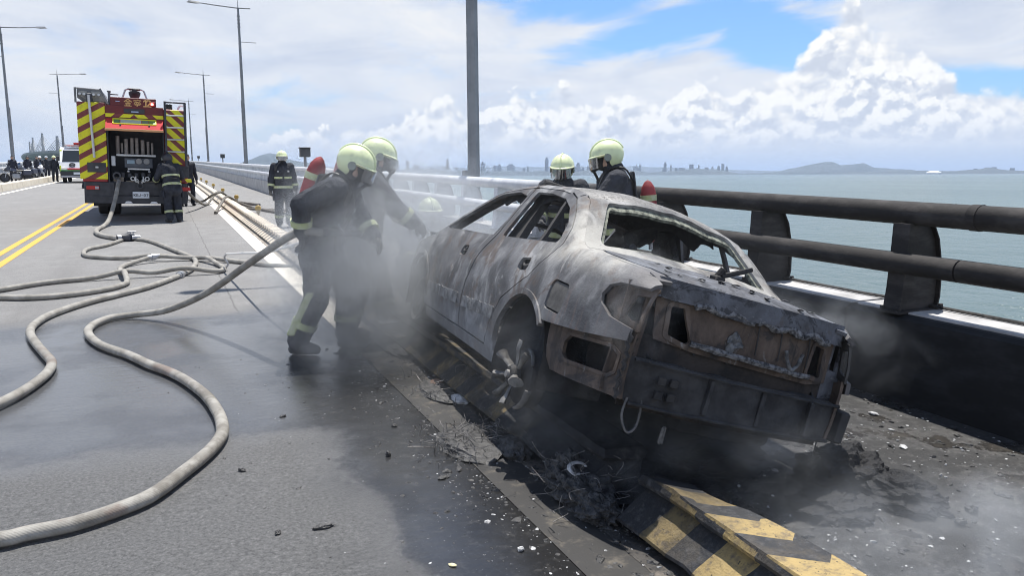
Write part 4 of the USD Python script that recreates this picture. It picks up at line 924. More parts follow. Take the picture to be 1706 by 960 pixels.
    for s in (-1, 1):
        put('boot', tm(uni([bone(ank[s]+[0, 0, .10], .058, ank[s], .055, 12), m3.Manifold.batch_hull([ball(ank[s], .054, 12), ball(ank[s]+[0, -.04, -.045], .044, 12), ball(toe[s]+[0, .01, .01], .042, 12), ball(toe[s]+[-s*.03, 0, -.002], .036, 12)])]), det, 3), out['boots'])
        if out['gloves'] is not None:
            fd = nrm(wr[s]-elb[s]); up = nrm(np.cross(fd, [0, 0, 1.])*s+[0, .2, .4])
            put('glove', tm(uni([hand(wr[s], fd, up, s, .0045, .55 if not far else .4, 8 if not far else 6), bone(wr[s]-fd*.05, .046, wr[s]+fd*.01, .036, 10)]), .02 if not far else .06, 3), out['gloves'])
    if out['bands']:
        def slab(c, ax, w):
            ax = nrm(ax); a, b = frame(ax); Mx = np.column_stack([a, b, ax, c])
            return m3.Manifold.cube([1.2, 1.2, w], True).transform(Mx)
        def infl(a, ra, b, rb): return bone(a, ra, b, rb, 20)
        q = .014
        Ji = m3.Manifold.batch_hull([ball(waist+L@np.array([x, 0, 0]), .105+g+q, 20) for x in (-.045, .045)]+[ball(pel+[x, 0, -.12], .118+g+q, 20) for x in (-.07, .07)])
        if out['bands'] != 'limbs': put('reflective_band', tm(Ji ^ slab(pel+L@np.array([0, 0, .0]), L@np.array([0, 0, 1.]), .055), 0, 0), reflective, jac)
        Jc = m3.Manifold.batch_hull([ball(chest+L@np.array([x, 0, .03]), .108+g+q, 20) for x in (-.075, .075)]+[ball(waist+L@np.array([x, 0, 0]), .105+g+q, 20) for x in (-.045, .045)])
        if out['bands'] != 'limbs': put('reflective_band', tm(Jc ^ slab(U((0, 0, 1.17)), L@np.array([0, 0, 1.]), .05), 0, 0), reflective, jac)
        for s in (-1, 1):
            d = nrm(wr[s]-elb[s]); c = elb[s]+d*.15
            put('reflective_band', tm(infl(elb[s], .052+g*.7+q, wr[s], .044+g*.4+q) ^ slab(c, d, .05), 0, 0), reflective, jac)
            d = nrm(ank[s]-knee[s]); c = knee[s]+d*.24
            put('reflective_band', tm(infl(knee[s], .070+g*.7+q, ank[s]+[0, 0, .03], .060+g*.6+q) ^ slab(c, d, .055), 0, 0), reflective, tro)
            if out.get('leg_stripe'):
                a, b = knee[s]+[s*.088, -.02, .05], ank[s]+[s*.082, -.02, .10]
                put('reflective_band', tm(m3.Manifold.batch_hull([ball(a+[0, .022, 0], .016, 8), ball(a-[0, .022, 0], .016, 8), ball(b+[0, .022, 0], .016, 8), ball(b-[0, .022, 0], .016, 8)]), 0, 0), reflective, tro)
    if out['helmet'] is not None: helmet_parts(Hd, hr, out['helmet'], put, T, out.get('visor', True), out['jet'])
    if out['mask']:
        F = lambda q: Hd+hr@np.array(q)
        mk = put('face_mask', tm(uni([m3.Manifold.batch_hull([ball(F(q), r, 12) for q, r in (((.055, .055, .02), .035), ((-.055, .055, .02), .035), ((0, .075, .0), .045), ((0, .085, -.06), .036), ((0, .05, -.085), .036))]), bone(F((0, .11, -.062)), .032, F((0, .150, -.075)), .034, 12)]), .03, 3), black_rub)
        v, f = [], []
        for t in np.linspace(-1.0, 1.0, 11):
            for z in (.045, .0, -.045): v.append(F((.088*math.sin(t), .045+.090*math.cos(t)-abs(z)*.15, z)))
        for i in range(10):
            for j in range(2): k = i*3+j; f += [[k, k+3, k+4], [k, k+4, k+1]]
        put('mask_window', trimesh.Trimesh(np.array(v), np.array(f), process=False), visor_m, mk, True)
        put('air_hose', tube(spline([F((.03, .15, -.08)), F((.12, .12, -.18)), U((.16, .14, 1.36)), U((.17, .02, 1.40)), U((.15, -.14, 1.25))], 5), .014, 7), black_rub)
    if out['bands'] and not far:
        def wear(m): return tf(m, pel-L@np.array([0, 0, .95]), L)
        for s in (-1, 1):
            put('pocket_flap', wear(cb(s*.095-.055, s*.095+.055, .150, .176, 1.245, 1.30, .008)), out['jacket'], jac); put('strap_buckle', wear(cb(s*.118-.022, s*.118+.022, .186, .20, 1.30, 1.335, .005)), gray_metal, jac)
            put('thigh_pocket', tf(cb(-.02, .02, -.075, .075, -.10, .08, .012), knee[s]*.45+hip[s]*.55+np.array([s*.125, 0, 0])), out['trousers'], tro)
        put('storm_flap', wear(cb(-.022, .022, .152, .172, .98, 1.44, .006)), out['jacket'], jac)
        put('waist_strap', wear(tube([(.165*math.sin(t), .155*math.cos(t), 1.075) for t in np.linspace(0, 2*PI, 25)], .019, 6, flat=.5)), black_rub, jac)
        put('radio', wear(cb(.14, .185, .10, .15, 1.33, 1.46, .01)), black_rub, jac)
    if out['tank']:
        tk = out['tank']; z0, z1 = out.get('tank_z', (1.0, 1.6))
        bk_ = out.get('tank_back', .215); base = U((0, -bk_, z0)); tip = U((0, -bk_-.04, z1)); d = nrm(tip-base)
        cyl_ = tube([base-d*.0, base+d*.03, base+d*.09, base+d*.46, base+d*.53, base+d*.58, base+d*.60], [.026, .052, .076, .076, .062, .032, .0], 16)
        tkp = put('air_cylinder', cyl_, tk, T, 50, 'red covered air cylinder with pale bands' if tk is redcov else None)
        for a in (.40, .10): put('cylinder_band', tube([base+d*a, base+d*(a+.055)], 0.0795, 16), reflective, tkp)
        put('valve', cat_([cyl(base-d*.07, base+d*.0, .02, 8), cyl(base-d*.05-L@np.array([.04, 0, 0]), base-d*.05+L@np.array([.05, 0, 0]), .014, 8)]), gray_metal, tkp)
        put('back_plate', cb(-.13, .13, -.185, -.165, 1.0, 1.48, .01).apply_translation((0, 0, -.95)).apply_transform(np.block([[L, pel[:, None]], [np.zeros((1, 3)), np.ones((1, 1))]])), black_rub)
        for s in (-1, 1): put('shoulder_strap', tube(spline([U((s*.10, -.175, 1.36)), U((s*.115, -.09, 1.525)), U((s*.115, .07, 1.515)), U((s*.12, .175, 1.36)), U((s*.13, .17, 1.2)), U((s*.15, .09, 1.05))], 4), .022, 6, flat=.35), black_rub)
    return T, dict(wr=wr, U=U, Hd=Hd)
def facing(dx, dy): return math.atan2(dx, dy)
# the two at the car with the hose, in the smoke
HA = facing(.88, -.47)
def loc_in(loc, hd, P_):       # world point (deck frame) to a person's own frame
    d = np.asarray(P_, float)-np.array([loc[0], loc[1], 0]); return rz(hd)@d
A0 = (1.18, 6.42)
nozzle_hand = loc_in(A0, HA, (.97, 6.28, 1.0)); hand2 = loc_in(A0, HA, (1.55, 6.15, .93))
person('person', 'firefighter bending towards the car with a red air cylinder on the back, holding the hose', A0, HA, dict(tank=redcov, leg_stripe=True, bands='limbs'),
       dict(lean=.42, head=(.25, 0.), pel=(0, -.04, .93), feet={-1: (-.13, .14, 0), 1: (.12, -.20, 0)}, hands={1: nozzle_hand, -1: hand2}), det=.02)
person('person', 'second firefighter beside the car, half hidden behind the bending one', (1.60, 6.88), facing(.98, -.15), dict(tank=redcov, bands='limbs'),
       dict(lean=.16, head=(.25, 0), feet={-1: (-.12, .24, 0.0), 1: (.13, -.14, 0)}, hands={-1: (-.10, .50, .95), 1: (.2, .48, 1.0)}), det=.03)
person('person', 'firefighter in dark turnout gear standing on the slow lane by the parapet', (2.57, 19.1), facing(-.05, -1), dict(), dict(hands={-1: (-.30, .03, .83), 1: (.30, .03, .83)}), det=.04)
person('person', 'masked firefighter seen head on over the car roof', (4.05, 7.6), facing(-.6, -.8), dict(), dict(lean=.30, pel=(0, 0, .84), hands={-1: (-.2, .45, .95), 1: (.2, .45, .95)}), det=.03)
person('person', 'firefighter in profile behind the car roof, breathing tube on the back', (3.98, 6.34), facing(-.88, .42), dict(tank=redcov, tank_z=(.78, 1.34), tank_back=.27), dict(lean=.14, head=(.18, 0), hands={-1: (-.2, .45, 1.0), 1: (.2, .48, .95)}), det=.028)
person('person', 'firefighter crouching behind the car bonnet in the smoke', (2.62, 8.25), facing(-.1, -1), dict(), dict(lean=.75, pel=(0, -.15, .50), head=(-.35, 0), feet={-1: (-.2, .05, 0), 1: (.2, .0, 0)}, knees={-1: (-.5, 1, .3), 1: (.5, 1, .3)}, hands={-1: (-.25, .55, .55), 1: (.25, .55, .5)}), det=.035)
person('person', 'pump operator in dark gear at the right rear corner of the fire engine', (.17, 21.55), facing(-.35, 1), dict(mask=False, visor=False, helmet=M('dark_helmet', (.03, .03, .035), None, rough=.4)), dict(lean=.30, head=(.2, 0), hands={-1: (-.25, .45, 1.05), 1: (.25, .42, 1.1)}), det=.045)
person('person', 'dark figure beside the right flank of the fire engine', (.74, 29.0), facing(.2, -1), dict(mask=False, bands=False, helmet=None), None, det=.06)
# far left: riders, medics and police by the kerb
pol = dict(jacket=M('navy_uniform', (.016, .018, .028), (.03, .032, .045), 8., .85), trousers=M('navy_uniform', None), bands=False, mask=False, gloves=None, jet=True, visor=False, hood=False)
whiteh = M('white_helmet', (.72, .72, .72), None, rough=.3)
# ---------------------------------------------------------------- fire engine seen from behind
def chevrons(name, sgn, per=.353, slope=.62, ref=0.):
    g = NG(); o = g.obj(); x, y, z = g.sep(o)
    t = g.m('subtract', z, g.m('multiply', x, sgn*slope))
    b = g.m('fraction', g.m('divide', g.m('add', t, 10+ref), per))
    c = g.mix(g.m('greater_than', b, .44), (.165, .027, .03), (.66, .63, .012))
    c = g.mix(g.m('multiply', g.rng(g.noise(o, 9., 5, .6), .5, .75), .35), c, (.16, .14, .08))
    mats[name] = g.make(name, g.add('principled_bsdf', {'base_color': c}, 'BSDF', roughness=.42)); return mats[name]
fire_red = M('fire_engine_red', (.33, .022, .024), (.26, .02, .022), 2., .35, coat=.3)
dark_steel = M('dark_steel', (.022, .024, .03), (.04, .042, .05), 6., .5)
steel = M('bare_steel', (.42, .43, .44), (.52, .53, .54), 6., .35, .6)
tan_plate = M('worn_plate', (.22, .19, .15), (.14, .12, .10), 7., .6, .2)
tyre_m = M('tyre_rubber', (.018, .018, .018), (.03, .03, .03), 12., .85)
plate_white = M('plate_white', (.62, .66, .70), None, rough=.4)
ink = M('black_ink', (.015, .015, .015), None, rough=.5)
gold = M('gold_lettering', (.62, .38, .14), None, rough=.4)
def hose_mat():
    g = NG(); o = g.pos(); x, y, z = g.sep(o)
    c = g.mix(g.rng(g.noise(o, 7., 5, .6), .35, .65), (.20, .188, .165), (.30, .287, .257))
    d = g.m('multiply', g.rng(g.noise(o, 3.1, 6, .68), .46, .62), g.rng(y, 9., 5., .35, .9))
    c = g.mix(d, c, (.13, .118, .10))
    r_ = g.m('multiply', g.rng(g.noise(g.mapping(o, (1, 1, 1), (4, 4, 4)), 2.3, 6, .7), .54, .66), g.rng(y, 9., 5., .1, .55))
    c = g.mix(r_, c, (.15, .095, .075))
    w = g.m('multiply', g.add('wave_texture', {'vector': o}, 'fac', scale=34., distortion=.6, wave_type='bands', bands_direction='diagonal'), .35)
    b = g.bump(g.m('add', w, g.noise(o, 210., 3, .6)), .0014)
    mats['canvas_hose'] = g.make('canvas_hose', g.add('principled_bsdf', {'base_color': c, 'normal': b}, 'BSDF', roughness=.8)); return mats['canvas_hose']
hose_m = hose_mat()
amber = M('clear_lamp', (.75, .72, .66), None, rough=.2)
redlens = M('red_lens', (.36, .02, .02), None, rough=.25)
def strokes(segs, h, w, th=.006):
    """brush strokes on a 10 x 10 grid, in the x,z plane facing -y"""
    ms = []
    for s in segs:
        p = np.array(s, float)*h/10
        for a, b in zip(p[:-1], p[1:]):
            ms.append(prism(LineString([a, b]).buffer(w/2, cap_style=2), -th, 0, 'y'))
    return cat_(ms)
GLYPHS = {'jin': [[(5, 10), (0, 6)], [(5, 10), (10, 6)], [(2.5, 6.4), (7.5, 6.4)], [(1.5, 4.2), (8.5, 4.2)], [(5, 6.4), (5, .5)], [(2.4, 3.2), (3.3, 1.2)], [(7.6, 3.2), (6.7, 1.2)], [(.3, .4), (9.7, .4)]],
          'ning': [[(5, 10), (5, 9)], [(.5, 7.4), (.5, 8.8), (9.5, 8.8), (9.5, 7.4)], [(2.4, 7.6), (2, 6.5)], [(4, 7.5), (4.2, 6.5), (6.1, 6.5)], [(7.4, 7.6), (7.9, 6.6)], [(1.5, 3.8), (1.5, 5.8), (8.5, 5.8), (8.5, 3.8)], [(3.8, 5.8), (3.8, 3.8)], [(6.2, 5.8), (6.2, 3.8)], [(.3, 3.7), (9.7, 3.7)], [(1.5, 2.4), (8.5, 2.4)], [(5, 2.4), (5, .2), (3.6, .6)]]}
def lettering(text, h, x, z, y, depth=.006, bold=True):
    t = meshkit.text_mesh(text, h, depth, bold); v = np.array(t.vertices); v = np.column_stack([v[:, 0]+x, -v[:, 2]+y, v[:, 1]+z])
    return trimesh.Trimesh(v, t.faces, process=False)
def wheel_mesh(x, y, r, w, side):
    """tyre, rim for a vehicle wheel with its axle along x"""
    ty = lathe([(r*.58, -w/2), (r*.93, -w/2), (r, -w*.38), (r, w*.38), (r*.93, w/2), (r*.58, w/2)], 28, 'x', (x, y, r))
    rm = lathe([(0, side*w*.30), (r*.25, side*w*.34), (r*.30, side*w*.20), (r*.50, side*w*.18), (r*.59, side*w*.44), (r*.61, side*w*.40), (r*.6, -side*w*.4), (0, -side*w*.4)], 24, 'x', (x, y, r))
    return ty, rm
def fire_engine():
    T = thing('fire_engine', 'red fire engine seen from behind with yellow and maroon chevrons and open pump bay', 'fire engine', W(-.68, 22., .122), ry(.03)@rx(.02)*.924)
    def put(n, m, mat, par=T, sm=False, lab=None): return obj(n, m, mat, par, sm, lab)
    X = lambda px: (px-228)/67.; Z = lambda py: 3.21-(py-165)/61.4
    body = put('body', [cb(-1.30, -.70, .02, 6.2, .95, 3.02, .02), cb(.74, 1.30, .02, 6.2, .95, 2.98, .02), cb(-.70, .74, .75, 6.2, .95, 2.75, .02), cb(-.70, .74, .02, 6.2, 2.60, 2.98, .01)], fire_red)
    put('cab', hullp([(-1.25, 6.35, .7), (1.25, 6.35, .7), (-1.25, 8.5, .7), (1.25, 8.5, .7), (-1.25, 8.52, 1.7), (1.25, 8.52, 1.7), (-1.22, 8.25, 2.85), (1.22, 8.25, 2.85), (-1.22, 6.35, 2.9), (1.22, 6.35, 2.9)]), fire_red)
    for s in (-1, 1): put('cab_window', cb(s*1.24-.01, s*1.24+.012, 7.4, 8.2, 1.75, 2.5, .005), M('dark_glass', (.02, .025, .03), None, rough=.08))
    put('windscreen', hullp([(-1.1, 8.53, 1.8), (1.1, 8.53, 1.8), (-1.05, 8.32, 2.7), (1.05, 8.32, 2.7), (-1.1, 8.50, 1.8), (1.1, 8.50, 1.8)]), M('dark_glass', None))
    put('chassis', [cb(-.5, .5, .3, 8.3, .55, .95, .02), cb(-1.25, 1.25, .02, .9, .58, .96, .02), cb(-1.2, 1.2, 4.3, 6.3, .5, .95, .02)], dark_steel)
    for y in (3.3, 7.2):
        for s in (-1, 1):
            ty, rm = (tf(q_, (0, 0, -.132)) for q_ in wheel_mesh(s*1.02, y, .55, .30, s))
            w_ = put('wheel', ty, tyre_m, sm=40); put('rim', rm, steel, w_, 30)
            if y < 5:
                ty, rm = (tf(q_, (0, 0, -.132)) for q_ in wheel_mesh(s*.70, y, .55, .26, -s)); w_ = put('wheel', ty, tyre_m, sm=40); put('rim', rm, dark_steel, w_, 30)
    for s in (-1, 1):
        put('mudguard', cb(s*.80-.5 if s < 0 else .30+.03, s*.80+.03-.06 if s < 0 else 1.30, .0, .03, .56, .95, .01) if False else cb(min(s*.55, s*1.28), max(s*.55, s*1.28), -.01, .02, .50, .95, .01), dark_steel)
        put('mud_flap', cb(min(s*.58, s*1.22), max(s*.58, s*1.22), .03+2.0, .05+2.0, .18, .60, .005), tyre_m)
    chL, chR = chevrons('chevron_rising', 1), chevrons('chevron_falling', -1, .353, .95, .1)
    put('chevron_panel', cb(X(137), X(181.5), -.02, .02, Z(299), Z(174), .008), chL, lab='left chevron panel with rising stripes')
    put('locker_door', cb(X(149), X(179), -.034, -.018, Z(288), Z(272), .006), dark_steel)
    put('locker_handle', cb(X(162), X(167), -.046, -.033, Z(281), Z(278), .003), steel)
    put('chevron_panel', cb(X(281.5), X(313.5), -.02, .02, Z(271), Z(180), .008), chR, lab='right chevron panel with falling stripes behind the ladder')
    put('chevron_panel', cb(X(294), X(322), -.02, .02, Z(301.5), Z(296), .004), chevrons('chevron_small', -1, .42, 1.4), lab='small chevron strip above the right tail lamp')
    put('locker_door', cb(X(283), X(318), -.03, -.015, Z(294), Z(273.5), .006), dark_steel)
    put('side_marking', [cb(1.30, 1.312, .1+.45*k, .32+.45*k, 1.1, 2.9, .004) for k in range(1)], M('marking_yellow', (.66, .63, .012), None, rough=.4))
    # header with light box
    hd = put('header', cb(X(181.5), X(277.5), -.03, .3, Z(199), Z(177), .01), M('header_maroon', (.13, .013, .016), (.10, .012, .014), 3., .5))
    put('chevron_strip', cb(X(182), X(229), -.036, -.028, Z(196.5), Z(190.5), .002), chevrons('chevron_flat_rising', 1, .42, .9), hd)
    put('chevron_strip', cb(X(229.2), X(277), -.036, -.028, Z(196.5), Z(190.5), .002), chevrons('chevron_flat_falling', -1, .42, .9), hd)
    put('badge', cb(X(212), X(246), -.045, -.03, Z(189), Z(181.5), .004), dark_steel, hd); put('badge_mark', cb(X(224), X(236), -.049, -.044, Z(187.5), Z(185.5), .001), M('pale_blue', (.35, .42, .6), None, rough=.4), hd)
    lb = put('light_box', cb(X(190.5), X(265.5), -.02, .28, Z(180), Z(163.5), .012), M('light_box_maroon', (.12, .014, .016), (.10, .012, .014), 3., .5))
    z0 = Z(177.5); h = .19
    put('letter', tf(strokes(GLYPHS['jin'], h, .020), (X(213), -.022, z0)), gold, lb); put('letter', tf(strokes(GLYPHS['ning'], h, .016), (X(228.5), -.022, z0)), gold, lb)
    for c_, px in (('1', 243), ('2', 248)): put('numeral', lettering(c_, h*.98, X(px)-.01, z0, -.022), gold, lb)
    put('flashing_lamp', cb(X(249.5)+.10, X(264), -.05, -.02, Z(176), Z(168.5), .015), redlens, lb); put('lamp_glow', cb(X(253)+.06, X(261), -.058, -.048, Z(174), Z(171), .006), emis('beacon_red', (1., .12, .10), 14.), lb)
    put('lamp', cb(X(199), X(206), -.03, -.018, Z(171), Z(169.6), .003), M('pale_blue', None), lb)
    # raised shutter: a hatch hinged under the header
    y0, y1 = -.02, -.42
    ht = put('raised_hatch', [hullp([(X(182), y0, Z(198)), (X(276), y0, Z(198)), (X(182), y0, Z(198)-.03), (X(276), y0, Z(198)-.03), (X(182), y1, Z(216)), (X(276), y1, Z(216)), (X(182), y1, Z(216)-.03), (X(276), y1, Z(216)-.03)])], M('hatch_red', (.46, .04, .045), (.40, .035, .04), 3., .75, spec=.2), lab='pinkish red pump bay hatch propped open')
    put('hatch_edge', cb(X(181.5), X(276.5), y1-.03, y1, Z(218)-.02, Z(215.5), .006), M('hatch_trim', (.50, .26, .12), None, rough=.7), ht)
    def onhatch(u, v, lift=.004):  # u px, v 0..1 down the hatch
        n = nrm(np.array([0, (Z(216)-Z(198)), -(y1-y0)])); n = n*(1 if n[2] > 0 else -1)
        return np.array([X(u), y0+(y1-y0)*v, Z(198)+(Z(216)-Z(198))*v])+n*lift
    fr_ = [(194, .08), (264, .08), (264, .52), (194, .52)]
    put('sign_border', [tube([onhatch(*fr_[k], .008), onhatch(*fr_[(k+1) % 4], .008)], .018, 6) for k in range(4)], M('marking_yellow', None), ht)
    for k, (a, b, c) in enumerate(((195, 205, (.10, .22, .08)), (206, 240, (.42, .46, .40)), (241, 252, (.16, .2, .14)), (253, 263, (.12, .26, .06)))):
        q = [onhatch(a, .11), onhatch(b, .11), onhatch(b, .49), onhatch(a, .49)]
        put('sign_patch', hullp(q+[p_+[0, 0, -.004] for p_ in q]), M('sign_patch_%d' % k if False else ('sign_green', 'sign_pale', 'sign_grey', 'sign_lime')[k], c, None, rough=.5), ht)
    for px in (206, 253): put('hatch_handle', cb(X(px)-.02, X(px)+.02, *sorted((y0+(y1-y0)*.62-.04, y0+(y1-y0)*.62+.02)), Z(209)-.07, Z(209)+.02, .008), dark_steel, ht)
    # pump bay
    bay = put('pump_bay', [cb(X(184), X(276), .70, .74, .95, 2.6, .005), cb(X(182), X(184.5), .0, .74, .95, 2.6, .003), cb(X(274.5), X(277), .0, .74, .95, 2.6, .003), cb(X(184), X(276), .02, .74, .93, .97, .003)], M('bay_dark', (.02, .024, .034), (.035, .04, .05), 5., .6))
    for px, a, b, r in ((198, 226, 256, .050), (212, 231, 256, .052), (222, 229, 256, .045), (230, 229, 256, .045), (240, 232, 256, .05), (249, 234, 256, .035), (205, 238, 254, .03), (256, 236, 256, .03)):
        put('standpipe', cyl((X(px), .45, Z(b)), (X(px), .45, Z(a)), r, 12), M('standpipe_paint', (.24, .22, .21), (.32, .30, .29), 8., .5), bay, 40)
    put('shelf_edge', cb(X(196), X(262), .10, .16, Z(260), Z(256.5), .006), steel, bay)
    cp = put('control_panel', cb(X(209), X(256), .14, .24, Z(279), Z(263), .01), M('panel_blue', (.05, .06, .075), (.07, .08, .10), 4., .4))
    put('screen', cb(X(213), X(226), .125, .142, Z(272.5), Z(266), .004), M('screen_grey', (.22, .30, .36), None, rough=.2), cp)
    for px in (233, 246): put('gauge', lathe([(0, 0), (.075, 0), (.08, .02), (.07, .03), (0, .03)], 18, 'y', (X(px), .11, Z(268))), M('gauge_face', (.22, .22, .22), None, rough=.4), cp)
    put('panel_rail', cb(X(214), X(251), .06, .10, Z(282.5), Z(279.5), .006), steel, cp)
    for px in (215, 250): put('rail_knob', tf(trimesh.creation.icosphere(1, .035), (X(px), .06, Z(285))), steel, cp)
    put('white_box', cb(X(188), X(194.5), .02, .14, Z(276.5), Z(260), .01), M('box_white', (.42, .44, .46), None, rough=.5), bay)
    lp = put('lower_plate', [cb(X(190), X(207), .03, .10, Z(315), Z(295), .008), cb(X(210), X(263), .03, .10, Z(316), Z(301), .008)], tan_plate)
    for px, py, r in ((196, 293, .105), (222, 297, .06), (246, 297, .06), (234, 309, .085), (228, 300, .05), (240, 300, .05)):
        put('outlet', lathe([(r*.55, .10), (r*.55, -.06), (r*.62, -.08), (r, -.08), (r, -.03), (r*.72, -.02), (r*.72, .10)], 18, 'y', (X(px), .03, Z(py))), dark_steel if r > .07 else steel, lp, 30)
    for px in (227, 239.5): put('valve_lever', cb(X(px)-.015, X(px)+.015, -.08, .02, Z(302), Z(293), .006), steel, lp)
    for px in (231, 237): put('valve_knob', tf(trimesh.creation.icosphere(1, .022), (X(px), -.02, Z(303.5))), amber, lp)
    for k in range(5): put('fitting', jitter(cb(X(206+11*k)-.05, X(206+11*k)+.05, .1, .3, Z(296), Z(287), .02), .02, 7., k), dark_steel, bay)
    npl = put('number_plate', cb(X(220.7), X(248.3), -.045, -.027, Z(330), Z(319), .004), plate_white)
    put('plate_number', lettering('KEJ-0719', .074, X(221.5), Z(327.), -.046, .004), ink, npl)
    for s, a, b in ((-1, 146, 166.5), (1, 299, 319)):
        tlm = put('tail_lamp', cb(X(a), X(b), -.04, -.01, Z(316.5), Z(310), .008), redlens)
        q = X(b)-.10 if s < 0 else X(a); put('reversing_lamp', cb(q, q+.09, -.047, -.038, Z(315.5), Z(311), .004), M('lamp_grey', (.36, .36, .38), None, rough=.3), tlm)
    put('rear_bumper', cb(-1.28, 1.28, -.024, .02, .37, .585, .012), dark_steel)
    for px in (213.5, 256): put('step_light', hullp([(X(px-7), -.065, Z(338.5)), (X(px+7), -.065, Z(338.5)), (X(px-4), -.065, Z(335.5)), (X(px+4), -.065, Z(335.5)), (X(px-7), -.05, Z(338.5)), (X(px+7), -.05, Z(338.5)), (X(px), -.05, Z(335))]), M('white_enamel', (.75, .75, .75), None, rough=.4))
    # ladder on the right
    ld = put('ladder', [cb(X(278.5)-.005, X(282), -.17, -.10, Z(271), Z(166), .01)], dark_steel)
    put('ladder_rail', cb(X(311.5), X(316), -.17, -.10, Z(275), Z(166.5), .01), dark_steel, ld)
    for py in (168, 189.5, 209.5, 229.5, 250): put('rung', cyl((X(280), -.135, Z(py)), (X(314), -.135, Z(py)), .022, 8), steel if py > 180 else dark_steel, ld)
    # roof gear
    fl = put('floodlight', cb(X(281), X(293), .1, .4, Z(180), Z(170), .01), M('lamp_housing', (.30, .31, .32), None, rough=.5))
    for a, b in ((284, 172.5), (289, 172.5), (285, 177), (290, 177)): put('lamp_lens', lathe([(0, 0), (.045, 0), (.045, .02), (0, .02)], 10, 'y', (X(a), .085, Z(b))), ink, fl)
    put('roof_hoop', tube(spline([(X(302), .3, Z(180)), (X(304), .3, Z(174)), (X(309), .3, Z(170)), (X(312), .3, Z(172))], 4), .03, 6), M('white_enamel', None))
    mon = put('water_monitor', [lathe([(0, 0), (.05, 0), (.10, .06), (.15, .18), (.155, .25), (.10, .28), (0, .28)], 14, 'z', (X(228.5), 1.2, Z(164)))], dark_steel, sm=30)
    put('monitor_head', [cb(X(218), X(239), 1.05, 1.35, Z(145.5), Z(142.5), .02), cyl((X(228.5), .9, Z(148)), (X(228.5), 1.9, Z(144)), .06, 10), cb(X(225), X(232), 1.1, 1.3, Z(149), Z(144), .02)], dark_steel, mon)
    for s in (-1, 1): put('guard_arm', tube([(X(228.5+s*23), 1.2, Z(165)), (X(228.5+s*16), 1.2, Z(145.5)), (X(228.5+s*11), 1.2, Z(143.5)), (X(228.5), 1.2, Z(143.3))], .028, 6), steel, mon)
    # equipment gantry on the left with its silver stay
    gt = put('ladder_gantry', [prism(Polygon([(X(138), Z(168)), (X(150), Z(175)), (X(186), Z(175)), (X(176), Z(153)), (X(138), Z(153))]), .12, 2.3, 'y')], M('gantry_grey', (.12, .125, .13), (.18, .185, .19), 5., .5))
    put('gantry_panel', prism(Polygon([(X(163), Z(172)), (X(183), Z(172)), (X(175), Z(156)), (X(160), Z(156))]), .10, .13, 'y'), M('gantry_pale', (.34, .34, .31), (.26, .26, .25), 8., .6), gt)
    put('gantry_panel', prism(Polygon([(X(141), Z(164)), (X(152), Z(170)), (X(154), Z(157)), (X(141), Z(156))]), .10, .13, 'y'), M('gantry_pale', None), gt)
    put('ladder_end', [cyl((X(a), -.08, Z(162)), (X(a), 2.3, Z(157)), .035, 8) for a in (143, 150)], steel, gt)
    put('ladder_end', [cyl((X(a), -.08, Z(162)), (X(a), 2.3, Z(157)), .035, 8) for a in (165, 173)], steel, gt)
    put('gantry_frame', [tube([(X(136), -.02, Z(176)), (X(136), -.02, Z(152))], .03, 6), tube([(X(136), -.02, Z(153)), (X(175), -.02, Z(154))], .022, 6), tube([(X(175), -.02, Z(152)), (X(187), -.02, Z(176))], .03, 6)], M('gantry_grey', None), gt)
    put('gantry_hub', cb(X(154), X(162), -.10, .06, Z(174), Z(160), .02), dark_steel, gt)
    put('stay_tube', cyl((X(157), -.09, Z(163)), (X(161.5), -.09, Z(264)), .033, 10), M('stay_silver', (.50, .50, .50), None, rough=.4, metal=.3), gt, 40)
    put('exhaust_stack', [cb(X(186), X(190), .3, .45, Z(180), Z(153), .01), cb(X(185), X(191), .28, .47, Z(154.5), Z(152.5), .005), cb(X(190), X(203), .35, .40, Z(159), Z(157), .005)], M('gantry_grey', None))
    put('side_lamp', cb(-1.36, -1.30, .02, .12, 2.2, 2.32, .01), redlens); put('side_lamp', cb(-1.36, -1.30, .02, .12, 1.7, 1.8, .01), redlens)
    put('side_mirror', cb(1.30, 1.50, 7.8, 7.9, 1.7, 2.1, .02), dark_steel)
fire_engine()
